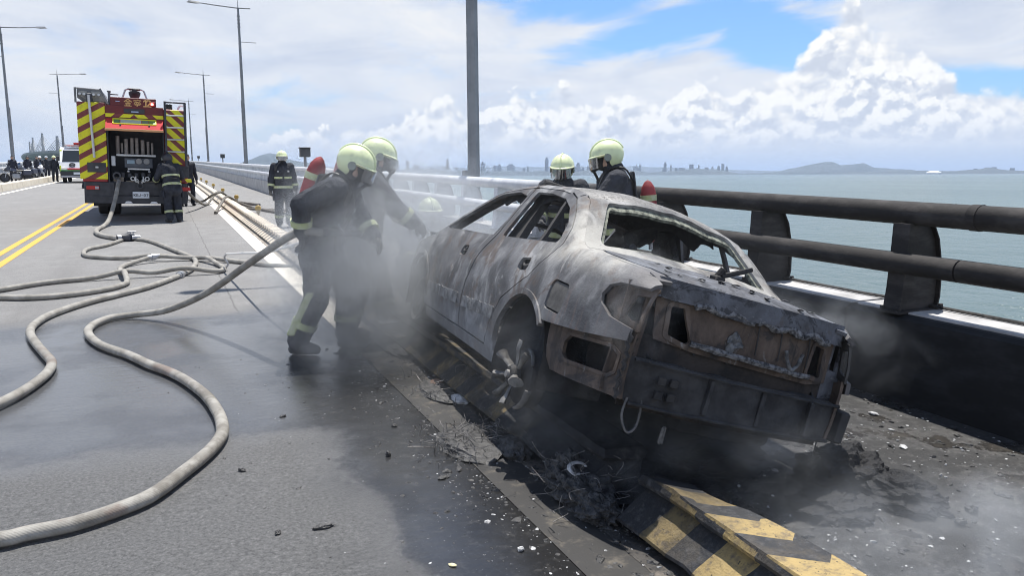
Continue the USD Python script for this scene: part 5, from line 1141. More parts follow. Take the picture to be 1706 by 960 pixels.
# ---------------------------------------------------------------- ambulance facing the viewer
def ambulance():
    A = thing('ambulance', 'white and lime ambulance van facing the viewer, partly behind the fire engine', 'ambulance', W(-5.2, 58.6), rx(.02))
    def put(n, m, mat, par=A, sm=False, lab=None): return obj(n, m, mat, par, sm, lab)
    wh = M('van_white', (.72, .73, .74), (.66, .67, .68), 3., .35)
    side_ = [(.02, .45), (.02, .98), (.24, 1.38), (.85, 2.18), (1.15, 2.34), (5.0, 2.36), (5.1, .45)]
    put('body', prism(side_, -.97, .97, 'x'), wh)
    g_ = M('dark_glass', None)
    put('windscreen', hullp([(-.84, .235, 1.40), (.84, .235, 1.40), (-.78, .80, 2.15), (.78, .80, 2.15), (-.84, .30, 1.40), (.84, .30, 1.40), (-.78, .86, 2.15), (.78, .86, 2.15)]), g_)
    put('lower_front', cb(-.98, .98, -.06, .03, .35, .80, .04), M('van_black', (.02, .022, .026), None, rough=.5))
    put('bumper', cb(-.93, .93, -.10, -.03, .38, .50, .02), M('lamp_grey', None))
    put('green_band', cb(-.975, .975, -.02, .03, .80, .86, .006), M('van_green', (.05, .28, .07), None, rough=.4))
    for s in (-1, 1):
        put('lime_edge', cb(min(s*.90, s*.98), max(s*.90, s*.98), -.015, .05, .62, 1.15, .01), M('van_lime', (.52, .60, .05), None, rough=.4))
        put('pillar_edge', hullp([(s*.90, .29, 1.32), (s*.98, .29, 1.32), (s*.86, .85, 2.2), (s*.98, .85, 2.2), (s*.90, .32, 1.32), (s*.98, .32, 1.32)]), M('van_lime', None))
        put('headlamp', cb(min(s*.60, s*.90), max(s*.60, s*.90), -.03, .03, .88, 1.02, .02), amber)
        put('wing_mirror', cb(min(s*1.0, s*1.2), max(s*1.0, s*1.2), .55, .65, 1.45, 1.75, .03), M('van_black', None))
        for y in (.95, 4.0):
            ty, rm = wheel_mesh(s*.84, y, .34, .20, s); w_ = put('wheel', ty, tyre_m, sm=40); put('rim', rm, steel, w_, 30)
    put('grille', cb(-.55, .55, -.03, .02, .87, .98, .01), M('van_red', (.5, .03, .04), None, rough=.4))
    put('emblem', prism(Polygon([(.19*math.cos(t), .16*math.sin(t)) for t in np.linspace(.1, 2*PI-.5, 30)]+[(.11*math.cos(t), .09*math.sin(t)) for t in np.linspace(2*PI-.5, .1, 30)]).buffer(0).union(sbox(-.13, -.03, .17, .03)), -.02, .0, 'y').apply_transform(trimesh.transformations.rotation_matrix(-.50, (1, 0, 0))).apply_translation((-.26, .115, 1.18)), ink)
    put('number_plate', cb(-.2, .2, -.115, -.10, .56, .70, .005), plate_white)
    lb = put('light_bar', cb(-.70, .70, .95, 1.3, 2.40, 2.52, .03), M('lightbar_pink', (.55, .25, .24), (.45, .40, .40), 4., .3)); put('beacon', cb(-.18, .18, .98, 1.25, 2.52, 2.66, .04), redlens, lb)
    put('roof_sign', cb(-.3, .3, .95, 1.1, 2.34, 2.40, .01), wh)
ambulance()
# ---------------------------------------------------------------- motorcycles and the people beside them
def motorcycle(label, fm):
    B = thing('motorcycle', label, 'motorcycle', (0, 0, 0), None, 'motorcycles parked by the left parapet')
    def put(n, m, mat, par=B, sm=40): return obj(n, m, mat, par, sm)
    for y in (-.68, .68):
        w_ = put('wheel', lathe([(.22, -.05), (.29, -.055), (.31, -.02), (.31, .02), (.29, .055), (.22, .05)], 24, 'x', (0, y, .31)), tyre_m)
        put('rim', lathe([(.02, -.03), (.22, -.035), (.22, .035), (.02, .03)], 16, 'x', (0, y, .31)), dark_steel, w_)
    put('frame', [cyl((0, -.68, .31), (0, -.15, .55), .04, 8), cyl((0, -.15, .35), (0, .42, .85), .05, 8), cyl((0, -.15, .35), (0, .2, .35), .05, 8)], dark_steel)
    put('engine', jitter(cb(-.15, .15, -.2, .25, .25, .58, .04), .015, 8.), gray_metal)
    put('fork', [cyl((s*.09, .68, .31), (s*.09, .48, .98), .025, 8) for s in (-1, 1)], steel)
    put('tank', hullp([(-.14, .0, .72), (.14, .0, .72), (-.16, .3, .75), (.16, .3, .75), (-.10, .30, .98), (.10, .30, .98), (-.09, .0, .88), (.09, .0, .88)]), M('tank_dark', (.03, .035, .06), None, rough=.3, coat=.5), B, 30)
    put('fairing', hullp([(-.17, .5, .72), (.17, .5, .72), (-.20, .62, .95), (.20, .62, .95), (0, .74, .80), (-.15, .40, 1.12), (.15, .40, 1.12), (-.2, .35, .8), (.2, .35, .8)]), fm, B, 30)
    put('headlamp', lathe([(0, .0), (.07, 0), (.06, -.03), (0, -.04)], 14, 'y', (0, .735, .86)), amber)
    put('screen', hullp([(-.13, .52, 1.12), (.13, .52, 1.12), (-.10, .40, 1.32), (.10, .40, 1.32), (-.1, .41, 1.32), (.13, .53, 1.12)]), visor_m)
    put('saddle', cb(-.14, .14, -.62, .02, .74, .84, .04), black_rub)
    put('handlebar', tube([(-.36, .33, 1.08), (-.18, .44, 1.06), (.18, .44, 1.06), (.36, .33, 1.08)], .018, 7), dark_steel)
    for s in (-1, 1): put('pannier', cb(min(s*.16, s*.36), max(s*.16, s*.36), -.85, -.38, .45, .80, .04), M('tank_dark', None), B, 30)
    put('mirror', [cyl((s*.25, .40, 1.07), (s*.32, .42, 1.25), .008, 5) for s in (-1, 1)]+[tf(trimesh.creation.icosphere(1, .05), (s*.33, .42, 1.28)) for s in (-1, 1)], dark_steel)
    return B
mc = motorcycle('dark motorcycle parked leftmost by the left parapet, wheel toward the road', M('dark_fairing', (.03, .035, .05), (.05, .055, .07), 4., .35, coat=.4))
def place(path, loc, rot):
    x = UsdGeom.Xform(stage.GetPrimAtPath(path)); x.ClearXformOpOrder(); Mx = np.eye(4); Mx[:3, :3] = rot.T; Mx[3, :3] = loc; x.AddTransformOp(opSuffix='place').Set(Gf.Matrix4d(*Mx.ravel().tolist()))
def tilt(a): return rz(a)@ry(.13)
place(mc, W(-9.05, 61.5), tilt(1.9))
for x, y, a, lb in ((-9.15, 66.5, 2.6, 'dark motorcycle second from the left among the standing riders'), (-9.0, 69.5, 2.9, 'dark motorcycle between the riders, third from the left')):
    dup(mc, W(x, y), tilt(a), lb)
place(motorcycle('white faired motorcycle nearest the ambulance, facing the viewer', M('white_fairing', (.62, .62, .64), (.5, .5, .52), 4., .3, coat=.4)), W(-8.75, 71.5), tilt(3.3))
person('person', 'officer in dark uniform standing leftmost by the motorcycles', (-9.45, 63.), facing(.3, -1), dict(pol, helmet=None), None, det=.07)
person('person', 'rider in dark clothes and dark helmet beside the second motorcycle', (-9.35, 69.), facing(.5, -1), dict(pol, helmet=M('dark_helmet', None)), None, det=.07)
person('person', 'bareheaded rider in dark clothes between two helmeted riders', (-9.0, 71.), facing(.8, -.6), dict(pol, helmet=None), None, det=.07)
person('person', 'rider in a white helmet beside the motorcycles', (-8.95, 72.4), facing(.1, -1), dict(pol, helmet=whiteh), None, det=.07)
person('person', 'rider in a pale helmet behind the white motorcycle nearest the ambulance', (-8.6, 73.2), facing(.4, -1), dict(pol, helmet=M('grey_helmet', (.40, .42, .45), None, rough=.3)), None, det=.07)
person('person', 'firefighter in lime helmet standing left of the ambulance', (-6.85, 62.), facing(.4, -1), dict(mask=False, visor=False, bands=False), None, det=.07)
person('person', 'dark figure standing between the ambulance and the fire engine', (-4.0, 48.), facing(1, .2), dict(mask=False, bands=False, helmet=M('dark_helmet', None), visor=False), None, det=.07)
# ---------------------------------------------------------------- street lamps, box posts, delineators
lamp_m = M('lamp_grey_paint', (.17, .175, .185), (.24, .245, .255), 1.5, .55)
def street_lamp(label, loc, a, near=False):
    L = thing('street_lamp', label, 'street lamp', loc, rz(a), 'street lamps along the bridge')
    def put(n, m, par=L, mat=lamp_m): return obj(n, m, mat, par, 40)
    H = 11.2
    put('pole', tube([(0, 0, z) for z in (.0, 3., 6., 9., H)], [.122, .108, .095, .082, .06], 8))
    put('seam_strip', cb(-.135, -.06, -.075, -.055, .7, 5.4, .005))
    put('base_plate', cb(-.22, .22, -.22, .22, -.02, .03, .01))
    put('service_box', cb(-.20, -.115, -.07, .07, .95, 1.42, .008))
    put('finial', cyl((0, 0, H), (0, 0, H+.55), .03, 8, .012))
    for k in range(4): put('collar', cyl((0, 0, H-.55-.22*k), (0, 0, H-.47-.22*k), .10, 10))
    ar = put('arm', tube([(.75, 0, H+.02), (0, 0, H+.0), (-1.2, 0, H+.06), (-2.5, 0, H+.16)], [.03, .04, .036, .03], 8))
    put('lamp_head', hullp([(-2.3, -.07, H+.12), (-2.3, .07, H+.12), (-2.3, 0, H+.22), (-2.95, -.14, H+.13), (-2.95, .14, H+.13), (-3.05, 0, H+.13), (-2.9, -.10, H+.24), (-2.9, .10, H+.24), (-2.5, -.13, H+.1), (-2.5, .13, H+.1)]), ar)
    put('bracket', tube([(0, 0, H-2.1), (1.0, 0, H-2.1)], .022, 6))
    return L
street_lamp('tall grey lamp post rising out of frame behind the railing beside the car', W(5.03, 12.9), 0, True)
for y, lb in ((54.2, 'grey lamp post rising behind the parapet right of the fire engine, arm over the road'), (98., 'second lamp post right of the fire engine, slimmer and farther'), (143., 'farthest right lamp post, its arm just above the fire engine ladder')):
    street_lamp(lb, W(5.03, y), 0)
street_lamp('left lamp post with its arm reaching right over the road, near the left edge', W(-10.35, 69.5), PI)
street_lamp('left lamp post farther along, above the ambulance', W(-10.35, 105.), PI)
street_lamp('left lamp post nearest, only its bracket reaching into view', W(-10.35, 57.6), PI)
for y, lb in ((31., 'dark box on a short post behind the standing firefighter'), (75.7, 'dark box on a short post beside the second lamp post'), (122., 'small dark box on a post next to the fire engine')):
    b = thing('camera_box', lb, 'box on post', W(5.05, y))
    obj('post', cyl((0, 0, .55), (0, 0, 1.75), .055, 10), lamp_m, b, 40); obj('housing', cb(-.19, .19, -.16, .16, 1.70, 2.03, .015), M('dark_box', (.06, .06, .062), None, rough=.6), b); obj('cap', cb(-.22, .22, -.19, .19, 2.03, 2.06, .008), M('dark_box', None), b)
dl = None
for k in range(9):
    y = 20.6+6.45*k
    if dl is None:
        dl = thing('delineator', 'amber reflector on a short post on the barrier, nearest of its row', 'reflector post', W(2.13, y), None, 'amber reflectors along the right barrier')
        obj('post', tube([(0, 0, 0), (0, 0, .34)], .022, 8), M('delineator_post', (.42, .36, .26), None, rough=.6), dl, 40)
        obj('reflector', lathe([(0, -.025), (.062, -.023), (.075, 0), (.062, .023), (0, .025)], 18, 'y', (0, 0, .37)), M('amber_reflector', (.50, .33, .07), (.36, .24, .06), 12., .35), dl, 30)
        obj('collar', cyl((0, 0, .24), (0, 0, .32), .05, 10), M('delineator_post', None), dl, 40)
    else: dup(dl, W(2.13, y), None, 'amber reflector on a short post, one of the row running away on the barrier')
# ---------------------------------------------------------------- hoses
def hose(pts, r, label, mat=hose_m, zoff=0., raise_=None, cross=None, couplings=()):
    p = [W(x, y, r+zoff+(q[0] if q else 0)) for x, y, *q in pts]; sp = spline(p, 7)
    if cross:
        for (cx, cy, dz, rad) in cross: sp[:, 2] += dz*np.exp(-((sp[:, 0]-cx)**2+(sp[:, 1]-cy)**2)/rad**2)
    rr = r*(1+.10*(meshkit.fbm(sp*2.2, 3, 6)-.5))
    h = obj('fire_hose', tube(sp, rr, 12, flat=.88), mat, smooth=50, label=label, cat='hose')
    for cx, cy in couplings:
        i = int(np.argmin(np.hypot(sp[:, 0]-cx, sp[:, 1]-cy))); i = min(max(i, 1), len(sp)-2); d = nrm(sp[i+1]-sp[i-1])
        obj('coupling', tube([sp[i]-d*.09, sp[i]-d*.03, sp[i]-d*.03, sp[i]+d*.03, sp[i]+d*.03, sp[i]+d*.09], [r*1.12, r*1.12, r*1.4, r*1.4, r*1.12, r*1.12], 14), gray_metal, h, 30)
    return h
hose([(-1.055, 21.95, 1.0), (-1.08, 21.72, .86), (-1.17, 21.3, .45), (-1.28, 20.8, .10), (-1.37, 20.3, .0), (-1.43, 19.5), (-1.40, 18.6), (-1.24, 17.8), (-1.0, 17.2), (-.84, 16.92)], .05, 'thick supply hose from the fire engine pump down to the divider', zoff=0)
hose([(-.62, 16.90), (-.33, 16.33), (.07, 14.57), (.31, 13.41), (.36, 12.76), (.28, 11.95), (.11, 11.33), (-.25, 10.47), (-.53, 10.03), (-.86, 9.55), (-1.13, 8.95), (-1.22, 8.44), (-1.2, 8.02), (-1.09, 7.53), (-.97, 7.08), (-.89, 6.77), (-.88, 6.47), (-.92, 6.19), (-.99, 5.92), (-1.09, 5.69), (-1.3, 5.3), (-1.45, 4.8), (-1.35, 4.1), (-1.05, 3.75), (-.74, 3.62), (-.62, 3.63), (-.45, 3.65), (-.28, 3.73), (-.15, 3.83), (-.02, 4.04), (.12, 4.3), (.20, 4.53), (.22, 4.74), (.21, 5.01), (.16, 5.39), (.05, 5.82), (-.06, 6.12), (-.2, 6.41), (-.35, 6.78), (-.55, 7.18), (-.66, 7.51), (-.72, 7.81), (-.73, 8.03), (-.69, 8.27), (-.57, 8.50), (-.36, 8.52, .01), (-.05, 8.22, .09), (.30, 7.66, .33), (.62, 7.03, .66), (.88, 6.42, .94), (1.0, 6.24, 1.0), (1.12, 6.16, .99)], .037,
     'long pale attack hose sweeping across the foreground up to the firefighter nozzle', couplings=[(.11, 11.33)])
hose([(-.83, 16.80), (-1.06, 15.84), (-1.3, 15.33), (-1.32, 14.68), (-1.18, 14.11), (-.69, 13.66), (-.18, 13.37), (.33, 13.16), (.57, 12.67), (.70, 11.97), (.63, 11.54), (.28, 11.5), (-.38, 11.54), (-1.01, 11.46), (-1.49, 11.29), (-1.9, 10.88), (-2.25, 10.62), (-2.55, 10.55), (-2.6, 10.45), (-2.35, 10.38), (-2.05, 10.35), (-1.8, 10.27), (-1.44, 10.12), (-1.09, 10.18), (-.74, 10.43), (-.56, 10.75), (-.53, 11.1), (-.63, 11.88), (-.66, 12.47), (-.53, 12.91), (-.18, 13.21), (.28, 13.18), (.58, 12.97), (1.06, 12.39), (1.39, 11.89), (1.75, 11.80), (1.95, 11.6, .32), (2.3, 11.4, .05), (2.6, 11.0)], .036,
     'pale hose looping twice on the road between divider and barrier', couplings=[(-.25, 13.2)], cross=[(.35, 12.75, .07, .3), (.15, 11.45, .075, .3), (-.2, 13.3, .06, .35), (-.55, 11.45, .075, .25)])
dark_hose = M('dark_hose', (.10, .09, .075), (.16, .15, .13), 9., .8, world=True)
hose([(.62, 25.2, .55), (.9, 26.6, .25), (1.3, 29.0), (1.79, 31.0, .34), (2.23, 31.4, .1), (2.43, 30.4), (2.65, 29.0), (2.95, 28.0)], .045, 'dark hose from the fire engine over the barrier onto the slow lane', dark_hose)
hose([(1.30, 24.25), (1.55, 26.0, .12), (1.85, 27.2, .33), (2.24, 27.4, .1), (2.58, 26.4), (2.79, 24.9), (3.04, 23.6), (3.3, 22.6)], .045, 'dark hose crossing the barrier towards the standing firefighter', dark_hose)
hose([(2.34, 26.2), (2.77, 25.3), (3.29, 24.9), (3.7, 24.0)], .04, 'short dark hose lying on the slow lane', dark_hose)
hose([(.7, 31.8, .04), (1.15, 30., .04), (1.55, 29.6, .30), (1.8, 30.0, .36)], .045, 'black hose end resting on the barrier beside the fire engine', dark_hose)
D = thing('hose_divider', 'metal hose divider joining the supply hose to two attack hoses', 'hose divider', W(-.73, 16.86, .07), rz(.4))
def put(n, m, mat, par=D, sm=30): return obj(n, m, mat, par, sm)
bd = put('body', [lathe([(0, -.13), (.07, -.13), (.08, -.05), (.10, 0), (.08, .06), (.06, .12), (0, .12)], 16, 'x')], dark_steel)
for dy in (-.07, .07): put('outlet', cyl((.05, dy, 0), (.19, dy*1.6, 0), .045, 12), gray_metal, bd)
for dy in (-.07, .07): put('valve_handle', [cyl((.08, dy, .05), (.08, dy, .11), .012, 8), cb(.02, .14, dy-.015, dy+.015, .10, .125, .006)], gray_metal, bd)
put('coupling', lathe([(.05, -.20), (.065, -.20), (.065, -.13), (.05, -.13)], 14, 'x'), gray_metal, bd)
# long pike pole leaning over the barrier, its hook towards the road
Pk = thing('pike_pole', 'thin pale pike pole with a hooked end reaching out over the edge line', 'pike pole', (0, 0, 0))
obj('shaft', tube([W(1.22, 6.35, 1.0), W(.95, 8.5, .62), W(.74, 11.6, .27)], .014, 8), M('pale_pole', (.62, .61, .58), None, rough=.5), Pk, 40)
obj('hook', tube(spline([W(.74, 11.6, .27), W(.715, 11.75, .2), W(.76, 11.75, .10), W(.70, 11.8, .02)], 4), .014, 6), gray_metal, Pk, 40)

Nz = thing('hose_nozzle', 'dark branch nozzle in the hands of the bending firefighter', 'nozzle', W(1.12, 6.16, 1.027), rz(-1.30)@rx(-.08))
obj('barrel', lathe([(0, 0), (.040, 0), (.044, .05), (.030, .10), (.026, .30), (.040, .34), (.044, .44), (.030, .45), (0, .42)], 16, 'y'), black_rub, Nz, 40)
obj('grip', cb(-.018, .018, .10, .15, -.14, -.02, .008), black_rub, Nz); obj('shut_off_handle', tube([(-.04, .16, 0), (-.045, .10, .07), (.045, .10, .07), (.04, .16, 0)], .008, 6), gray_metal, Nz)
# ---------------------------------------------------------------- far shore, hills, city and the cable-stayed span
def ray(px, D):
    """point at horizontal distance D in the direction that lies px (of 1706) across the view"""
    a = YAW+math.atan((px-853)/FPX); return np.array([math.sin(a)*D, math.cos(a)*D])
def up_m(dy, px, D): return CAM_H+dy/FPX*D*math.cos(math.atan((px-853)/FPX))
far_m = M('far_land_green', (.035, .048, .045), (.055, .066, .06), .002, .95, world=True)
def ridge(name, pts, D, depth, label, rough=.16, seed=0, n=140, D2=None):
    """pts: (px across, height in px above the shore) along the crest"""
    px = np.array([p[0] for p in pts], float); hp = np.array([p[1] for p in pts], float); xs = np.linspace(px[0], px[-1], n); rows = []
    for i, x in enumerate(xs):
        DD = D if D2 is None else D+(D2-D)*i/(n-1)
        h = np.interp(x, px, hp)/FPX*DD*math.cos(math.atan((x-853)/FPX)); a = YAW+math.atan((x-853)/FPX); u = np.array([math.sin(a), math.cos(a)])
        for t in np.linspace(-1, 1, 9):
            q = u*(DD+t*depth); f = max(0, 1-abs(t)**1.6)
            k = 1+rough*(meshkit.fbm(np.array([[q[0]/260., q[1]/260., seed]]), 5, seed)[0]-.5)*2
            rows.append([q[0], q[1], SEA-2+(h-SEA+2)*f*(k if f > 0 else 1)])
    F = []
    for i in range(n-1):
        for j in range(8): a = i*9+j; F += [[a, a+1, a+10], [a, a+10, a+9]]
    obj(name, trimesh.Trimesh(np.array(rows), np.array(F)[:, ::-1], process=False), far_m, smooth=True, kind='structure', label=label, cat='hill')
ridge('hills', [(150, 4), (250, 10), (330, 17), (345, 20), (372, 19), (392, 17), (408, 20), (425, 25), (440, 31), (456, 35), (470, 32), (487, 25), (505, 22), (520, 20), (545, 16), (580, 11), (640, 5)], 8200., 900., 'blue hill with a rounded peak behind the standing firefighter', seed=1)
ridge('hills', [(-60, 10), (-20, 17), (10, 20), (40, 14), (70, 8), (95, 6), (110, 14), (135, 20), (170, 16), (210, 6)], 5200., 500., 'low blue hills behind the left parapet', seed=2)
ridge('hills', [(1275, 1), (1300, 5), (1325, 10), (1345, 15), (1368, 20), (1380, 20), (1395, 13), (1415, 16), (1432, 18), (1450, 10), (1480, 7), (1510, 6), (1530, 2), (1545, 0.5)], 11500., 700., 'pair of low blue hills on the right horizon', seed=3)
ridge('hills', [(600, 9), (700, 11), (800, 12), (860, 14), (900, 13), (980, 12), (1040, 13), (1090, 12), (1150, 9), (1230, 6), (1290, 4)], 16000., 900., 'faint mountain line behind the far city', seed=4, D2=17000.)
ridge('terrain', [(560, 5), (640, 6), (700, 7), (790, 7), (860, 6), (900, 6), (960, 7), (1020, 8), (1060, 6), (1080, 3.5), (1120, 6), (1150, 7), (1200, 6), (1225, 2)], 9200., 350., 'low hazy shore under the far city', seed=5, rough=.45, n=200)
ridge('terrain', [(1225, 1.2), (1300, 1.4), (1330, 2), (1420, 2), (1500, 2.5), (1560, 3), (1620, 5), (1640, 7), (1660, 5), (1690, 3), (1760, 3), (1800, 2)], 9600., 260., 'thin low shore along the right horizon', seed=6, rough=.5, n=160)
city_m = [M('far_concrete_%s' % n_, c, None, rough=.9) for n_, c in (('pale', (.26, .27, .28)), ('mid', (.15, .155, .165)), ('dark', (.09, .10, .115)))]
def block(px, w, h, D, label, k, group=None, step=0.):
    a = YAW+math.atan((px-853)/FPX); sc = D*math.cos(math.atan((px-853)/FPX))/FPX
    q = ray(px, D); Wm, Hm = w*sc*.95, h*sc
    ms = [bx(-Wm/2, Wm/2, -Wm*.4, Wm*.4, SEA, CAM_H+Hm*(.86 if step else 1))]
    if step: ms.append(bx(-Wm*.32, Wm*.30, -Wm*.3, Wm*.3, CAM_H+Hm*.85, CAM_H+Hm))
    T = thing('tower_block', label, 'building', (q[0], q[1], 0), rz(-a), group)
    obj('wall', ms, city_m[k], T)
for px, w, h, lb, k in ((662, 13, 27, 'broad hazy tower block right of the helmets on the far shore', 1), (682, 6, 24, 'slim hazy tower block second from the helmets', 1), (748, 5, 26, 'slim tower left of the near lamp post on the far shore', 1), (911, 6, 28, 'tallest slim tower left of the helmet over the car roof', 2),
                        (852, 13, 17, 'broad pale block in the middle of the far city', 0), (806, 8, 21, 'hazy block just right of the near lamp post', 1), (833, 7, 17, 'low hazy block second right of the lamp post', 1), (963, 7, 19, 'hazy block between the two helmets over the car', 1), (1106, 5, 19, 'thin tower standing alone right of the profile firefighter', 2), (783, 6, 18, 'hazy block behind the near lamp post', 1)):
    block(px, w, h, 9300., lb, k, None, 1.)
R_ = random.Random(5)
for k in range(64):
    px = R_.choice([R_.uniform(650, 800), R_.uniform(800, 1075), R_.uniform(940, 1075), R_.uniform(1100, 1215)]); 
    block(px, R_.uniform(2.5, 8), R_.uniform(8, 16.5), R_.uniform(9250, 9800), 'small hazy block in the far city skyline', R_.randrange(3), 'small blocks of the far city skyline', R_.random() < .4)
for k in range(12):
    block(R_.uniform(1615, 1690), R_.uniform(3, 8), R_.uniform(4, 9), 9700., 'small hazy block on the far right shore', R_.randrange(3), 'small blocks on the far right shore')
q = ray(1549, 9300.); dm = m3.Manifold.sphere(1., 24).scale([75, 75, 28]).trim_by_plane([0, 0, 1], 0).to_mesh()
dmT = thing('dome_hall', 'tiny white domed hall on the right horizon', 'building', (q[0], q[1], SEA+8))
obj('roof', trimesh.Trimesh(dm.vert_properties[:, :3], dm.tri_verts, process=False), M('dome_white', (.8, .8, .8), None, rough=.5), dmT, True); obj('wall', cyl((0, 0, -12), (0, 0, .5), 72, 20), city_m[0], dmT)
def far_bridge():
    B = thing('cable_stayed_bridge', 'distant curving cable stayed bridge with grey pylons at the left', 'bridge')
    gm = M('far_bridge_grey', (.26, .27, .28), (.32, .33, .33), .01, .9)
    cl = [(175, 640, 42), (137, 720, 42), (120, 800, 41.5), (105, 900, 41), (92, 1030, 40), (80, 1180, 39), (71, 1350, 37.5), (64, 1600, 34), (62, 1850, 30), (66, 2100, 27), (78, 2400, 25), (100, 2800, 22)]
    P_ = np.array([[*ray(px, D), up_m(dy, px, D)] for px, D, dy in cl]); sp = spline(P_, 6)
    t = np.gradient(sp, axis=0); t[:, 2] = 0; t /= np.linalg.norm(t, axis=1, keepdims=True); nn = np.column_stack([t[:, 1], -t[:, 0], 0*t[:, 0]])
    pr = [(-14, 0), (14, 0), (13, -2), (6, -5.5), (-6, -5.5), (-13, -2)]; n = 6; v = []; F = []
    for i, c in enumerate(sp):
        for a, b in pr: v.append(c+nn[i]*a+[0, 0, b])
    for i in range(len(sp)-1):
        for j in range(n): a, b, c, d = i*n+j, i*n+(j+1) % n, (i+1)*n+(j+1) % n, (i+1)*n+j; F += [[a, b, c], [a, c, d]]
    v = np.array(v)
    # haunches over the piers
    piers = [(86, 1095.), (128, 760.), (66, 1500.), (64, 2000.)]
    obj('deck', trimesh.Trimesh(v, np.array(F), process=False), gm, B, 30)
    for px, D in piers:
        q = ray(px, D); i = int(np.argmin(np.hypot(sp[:, 0]-q[0], sp[:, 1]-q[1]))); c = sp[i]; an = math.atan2(t[i][1], t[i][0])
        obj('pier', tf(hullp([(x, y, z) for x in (-7, 7) for y in (-9, 9) for z in (SEA-c[2]-3, -6)]+[(x, y, -5) for x in (-16, 16) for y in (-9, 9)]), c, rz(an)), gm, B)
    for px, D, dy in ((84.5, 1110., 70), (70.5, 1380., 64), (67.8, 1620., 56), (74.2, 2150., 54), (110, 860., 78)):
        q = ray(px, D); i = int(np.argmin(np.hypot(sp[:, 0]-q[0], sp[:, 1]-q[1]))); c = sp[i]; z1 = up_m(dy, px, D)
        if px == 110: z1 = up_m(66, px, D)
        top = np.array([c[0], c[1], z1])
        py = obj('pylon', tube([c-[0, 0, 2], c+[0, 0, (z1-c[2])*.5], top], [2.0, 1.7, 1.2], 6), gm, B, 30)
        for s in (-1, 1):
            for k in range(2, 12, 2):
                j = i+s*k
                if 0 <= j < len(sp): obj('stay_cable', tube([top-[0, 0, (12-k)*1.0], sp[j]], .28, 4), gm, py)
far_bridge()
def boat():
    q = ray(985, 3000.)
    b = thing('boat', 'tiny white boat wake streak on the sea between the helmets', 'boat', (q[0], q[1], SEA), rz(.9))
    obj('hull', hullp([(-9, -2, .2), (9, 0, 1.5), (-9, 2, .2), (-9, -2.4, 2), (10, 0, 2.6), (-9, 2.4, 2), (6, -2, .2), (6, 2, .2)]), M('white_enamel', None), b); obj('cabin', cb(-6, 1, -1.6, 1.6, 2, 4.2, .2), M('white_enamel', None), b)
boat()
# ---------------------------------------------------------------- burnt remains on the ground
char_m = mats['soot']; crust = M('charred_crust', (.010, .010, .010), (.055, .053, .052), 26., .55, bump=.01, bscale=50)
def lump(r, seed, sub=3, amp=.35, f=2.2):
    m = trimesh.creation.icosphere(sub, 1.); v = np.array(m.vertices); n = meshkit.fbm(v*f+seed*5.1, 5, seed)-.5
    return trimesh.Trimesh(v*(1+2*amp*n[:, None])*np.asarray(r), m.faces, process=False)
def wires(n, c, rad, seed, h=.10, r=.0019):
    R = np.random.default_rng(seed); ms = []
    for k in range(n):
        a = R.normal(0, 1, 3)*[rad, rad, h*.3]+[c[0], c[1], h*.4]; d = R.normal(0, 1, 3)*[.045, .045, .03]; b = R.normal(0, 1, 3)*[.07, .07, .05]
        p = np.array([a, a+d*.5+b*.3, a+d+b*.2, a+d*1.4]); p[:, 2] = np.abs(p[:, 2])+.006; ms.append(tube(spline(p, 3), r*R.uniform(.6, 1.3), 4, False))
    return ms
wire_m = M('burnt_wire', (.05, .047, .045), (.20, .19, .18), 40., .5, .4)
def pile(name, label, loc, parts):
    T = thing(name, label, 'debris', W(*loc))
    for nm, m, mat, *kd in parts: obj(nm, m, mat, T, False, kind='stuff' if kd else None)
pile('debris_pile', 'tangle of burnt wire and ash on the gutter left of the melted wheel', (1.52, 3.95), [('ash_heap', tf(lump((.22, .30, .05), 3), (0, 0, .0)), crust), ('ash_heap', tf(lump((.10, .16, .07), 5), (.16, -.22, .0)), crust), ('wire_tangle', wires(150, (0, 0), .16, 2), wire_m, 1)])
pile('debris_pile', 'black charred lump with curled scraps against the torn end of the barrier', (1.73, 3.05), [('charred_lump', tf(lump((.13, .20, .10), 8, 4, .5, 3.2), (0, 0, .03)), crust), ('charred_lump', tf(lump((.10, .14, .12), 9, 4, .5, 3.2), (.03, .20, .03)), crust), ('charred_lump', tf(lump((.09, .12, .07), 10, 4, .5, 3.2), (-.03, -.20, .03)), crust), ('curled_scrap', jitter(tube([(-.02+.045*math.cos(t), .02+.03*math.sin(t), .15+.02*math.sin(t)) for t in np.linspace(0, 4.6, 12)], .010, 6, flat=.5), .006, 30.), M('pale_ash', None)), ('wire_tangle', wires(60, (0, 0), .12, 4, .2), wire_m, 1)])
pile('debris_pile', 'heap of melted scraps on the gutter under the firefighters', (1.66, 4.95), [('ash_heap', tf(lump((.14, .30, .035), 12), (0, 0, .0)), crust), ('melted_scrap', tf(lump((.06, .10, .03), 13), (.05, -.25, .01)), M('pale_ash', None)), ('melted_scrap', tf(lump((.05, .06, .025), 14), (.04, .18, .02)), M('rusty_scrap', (.20, .12, .08), (.09, .06, .05), 20., .8)), ('wire_tangle', wires(50, (0, 0), .13, 6, .1), wire_m, 1)])
coal = M('wet_black_char', (.005, .005, .006), (.014, .014, .015), 30., .7, bump=.02, bscale=22, spec=.25)
pile('debris_pile', 'ragged black mound of burnt tyre and bumper right of the car tail', (3.05, 2.72), [('charred_mound', tf(lump((.24, .20, .17), 21, 4, .42, 3.4), (0, 0, .0)), coal), ('charred_mound', tf(lump((.17, .22, .10), 22, 4, .45, 3.8), (.08, -.26, .0)), coal), ('charred_mound', tf(lump((.20, .18, .06), 23, 4, .5, 3.8), (-.30, -.22, .0)), coal)])
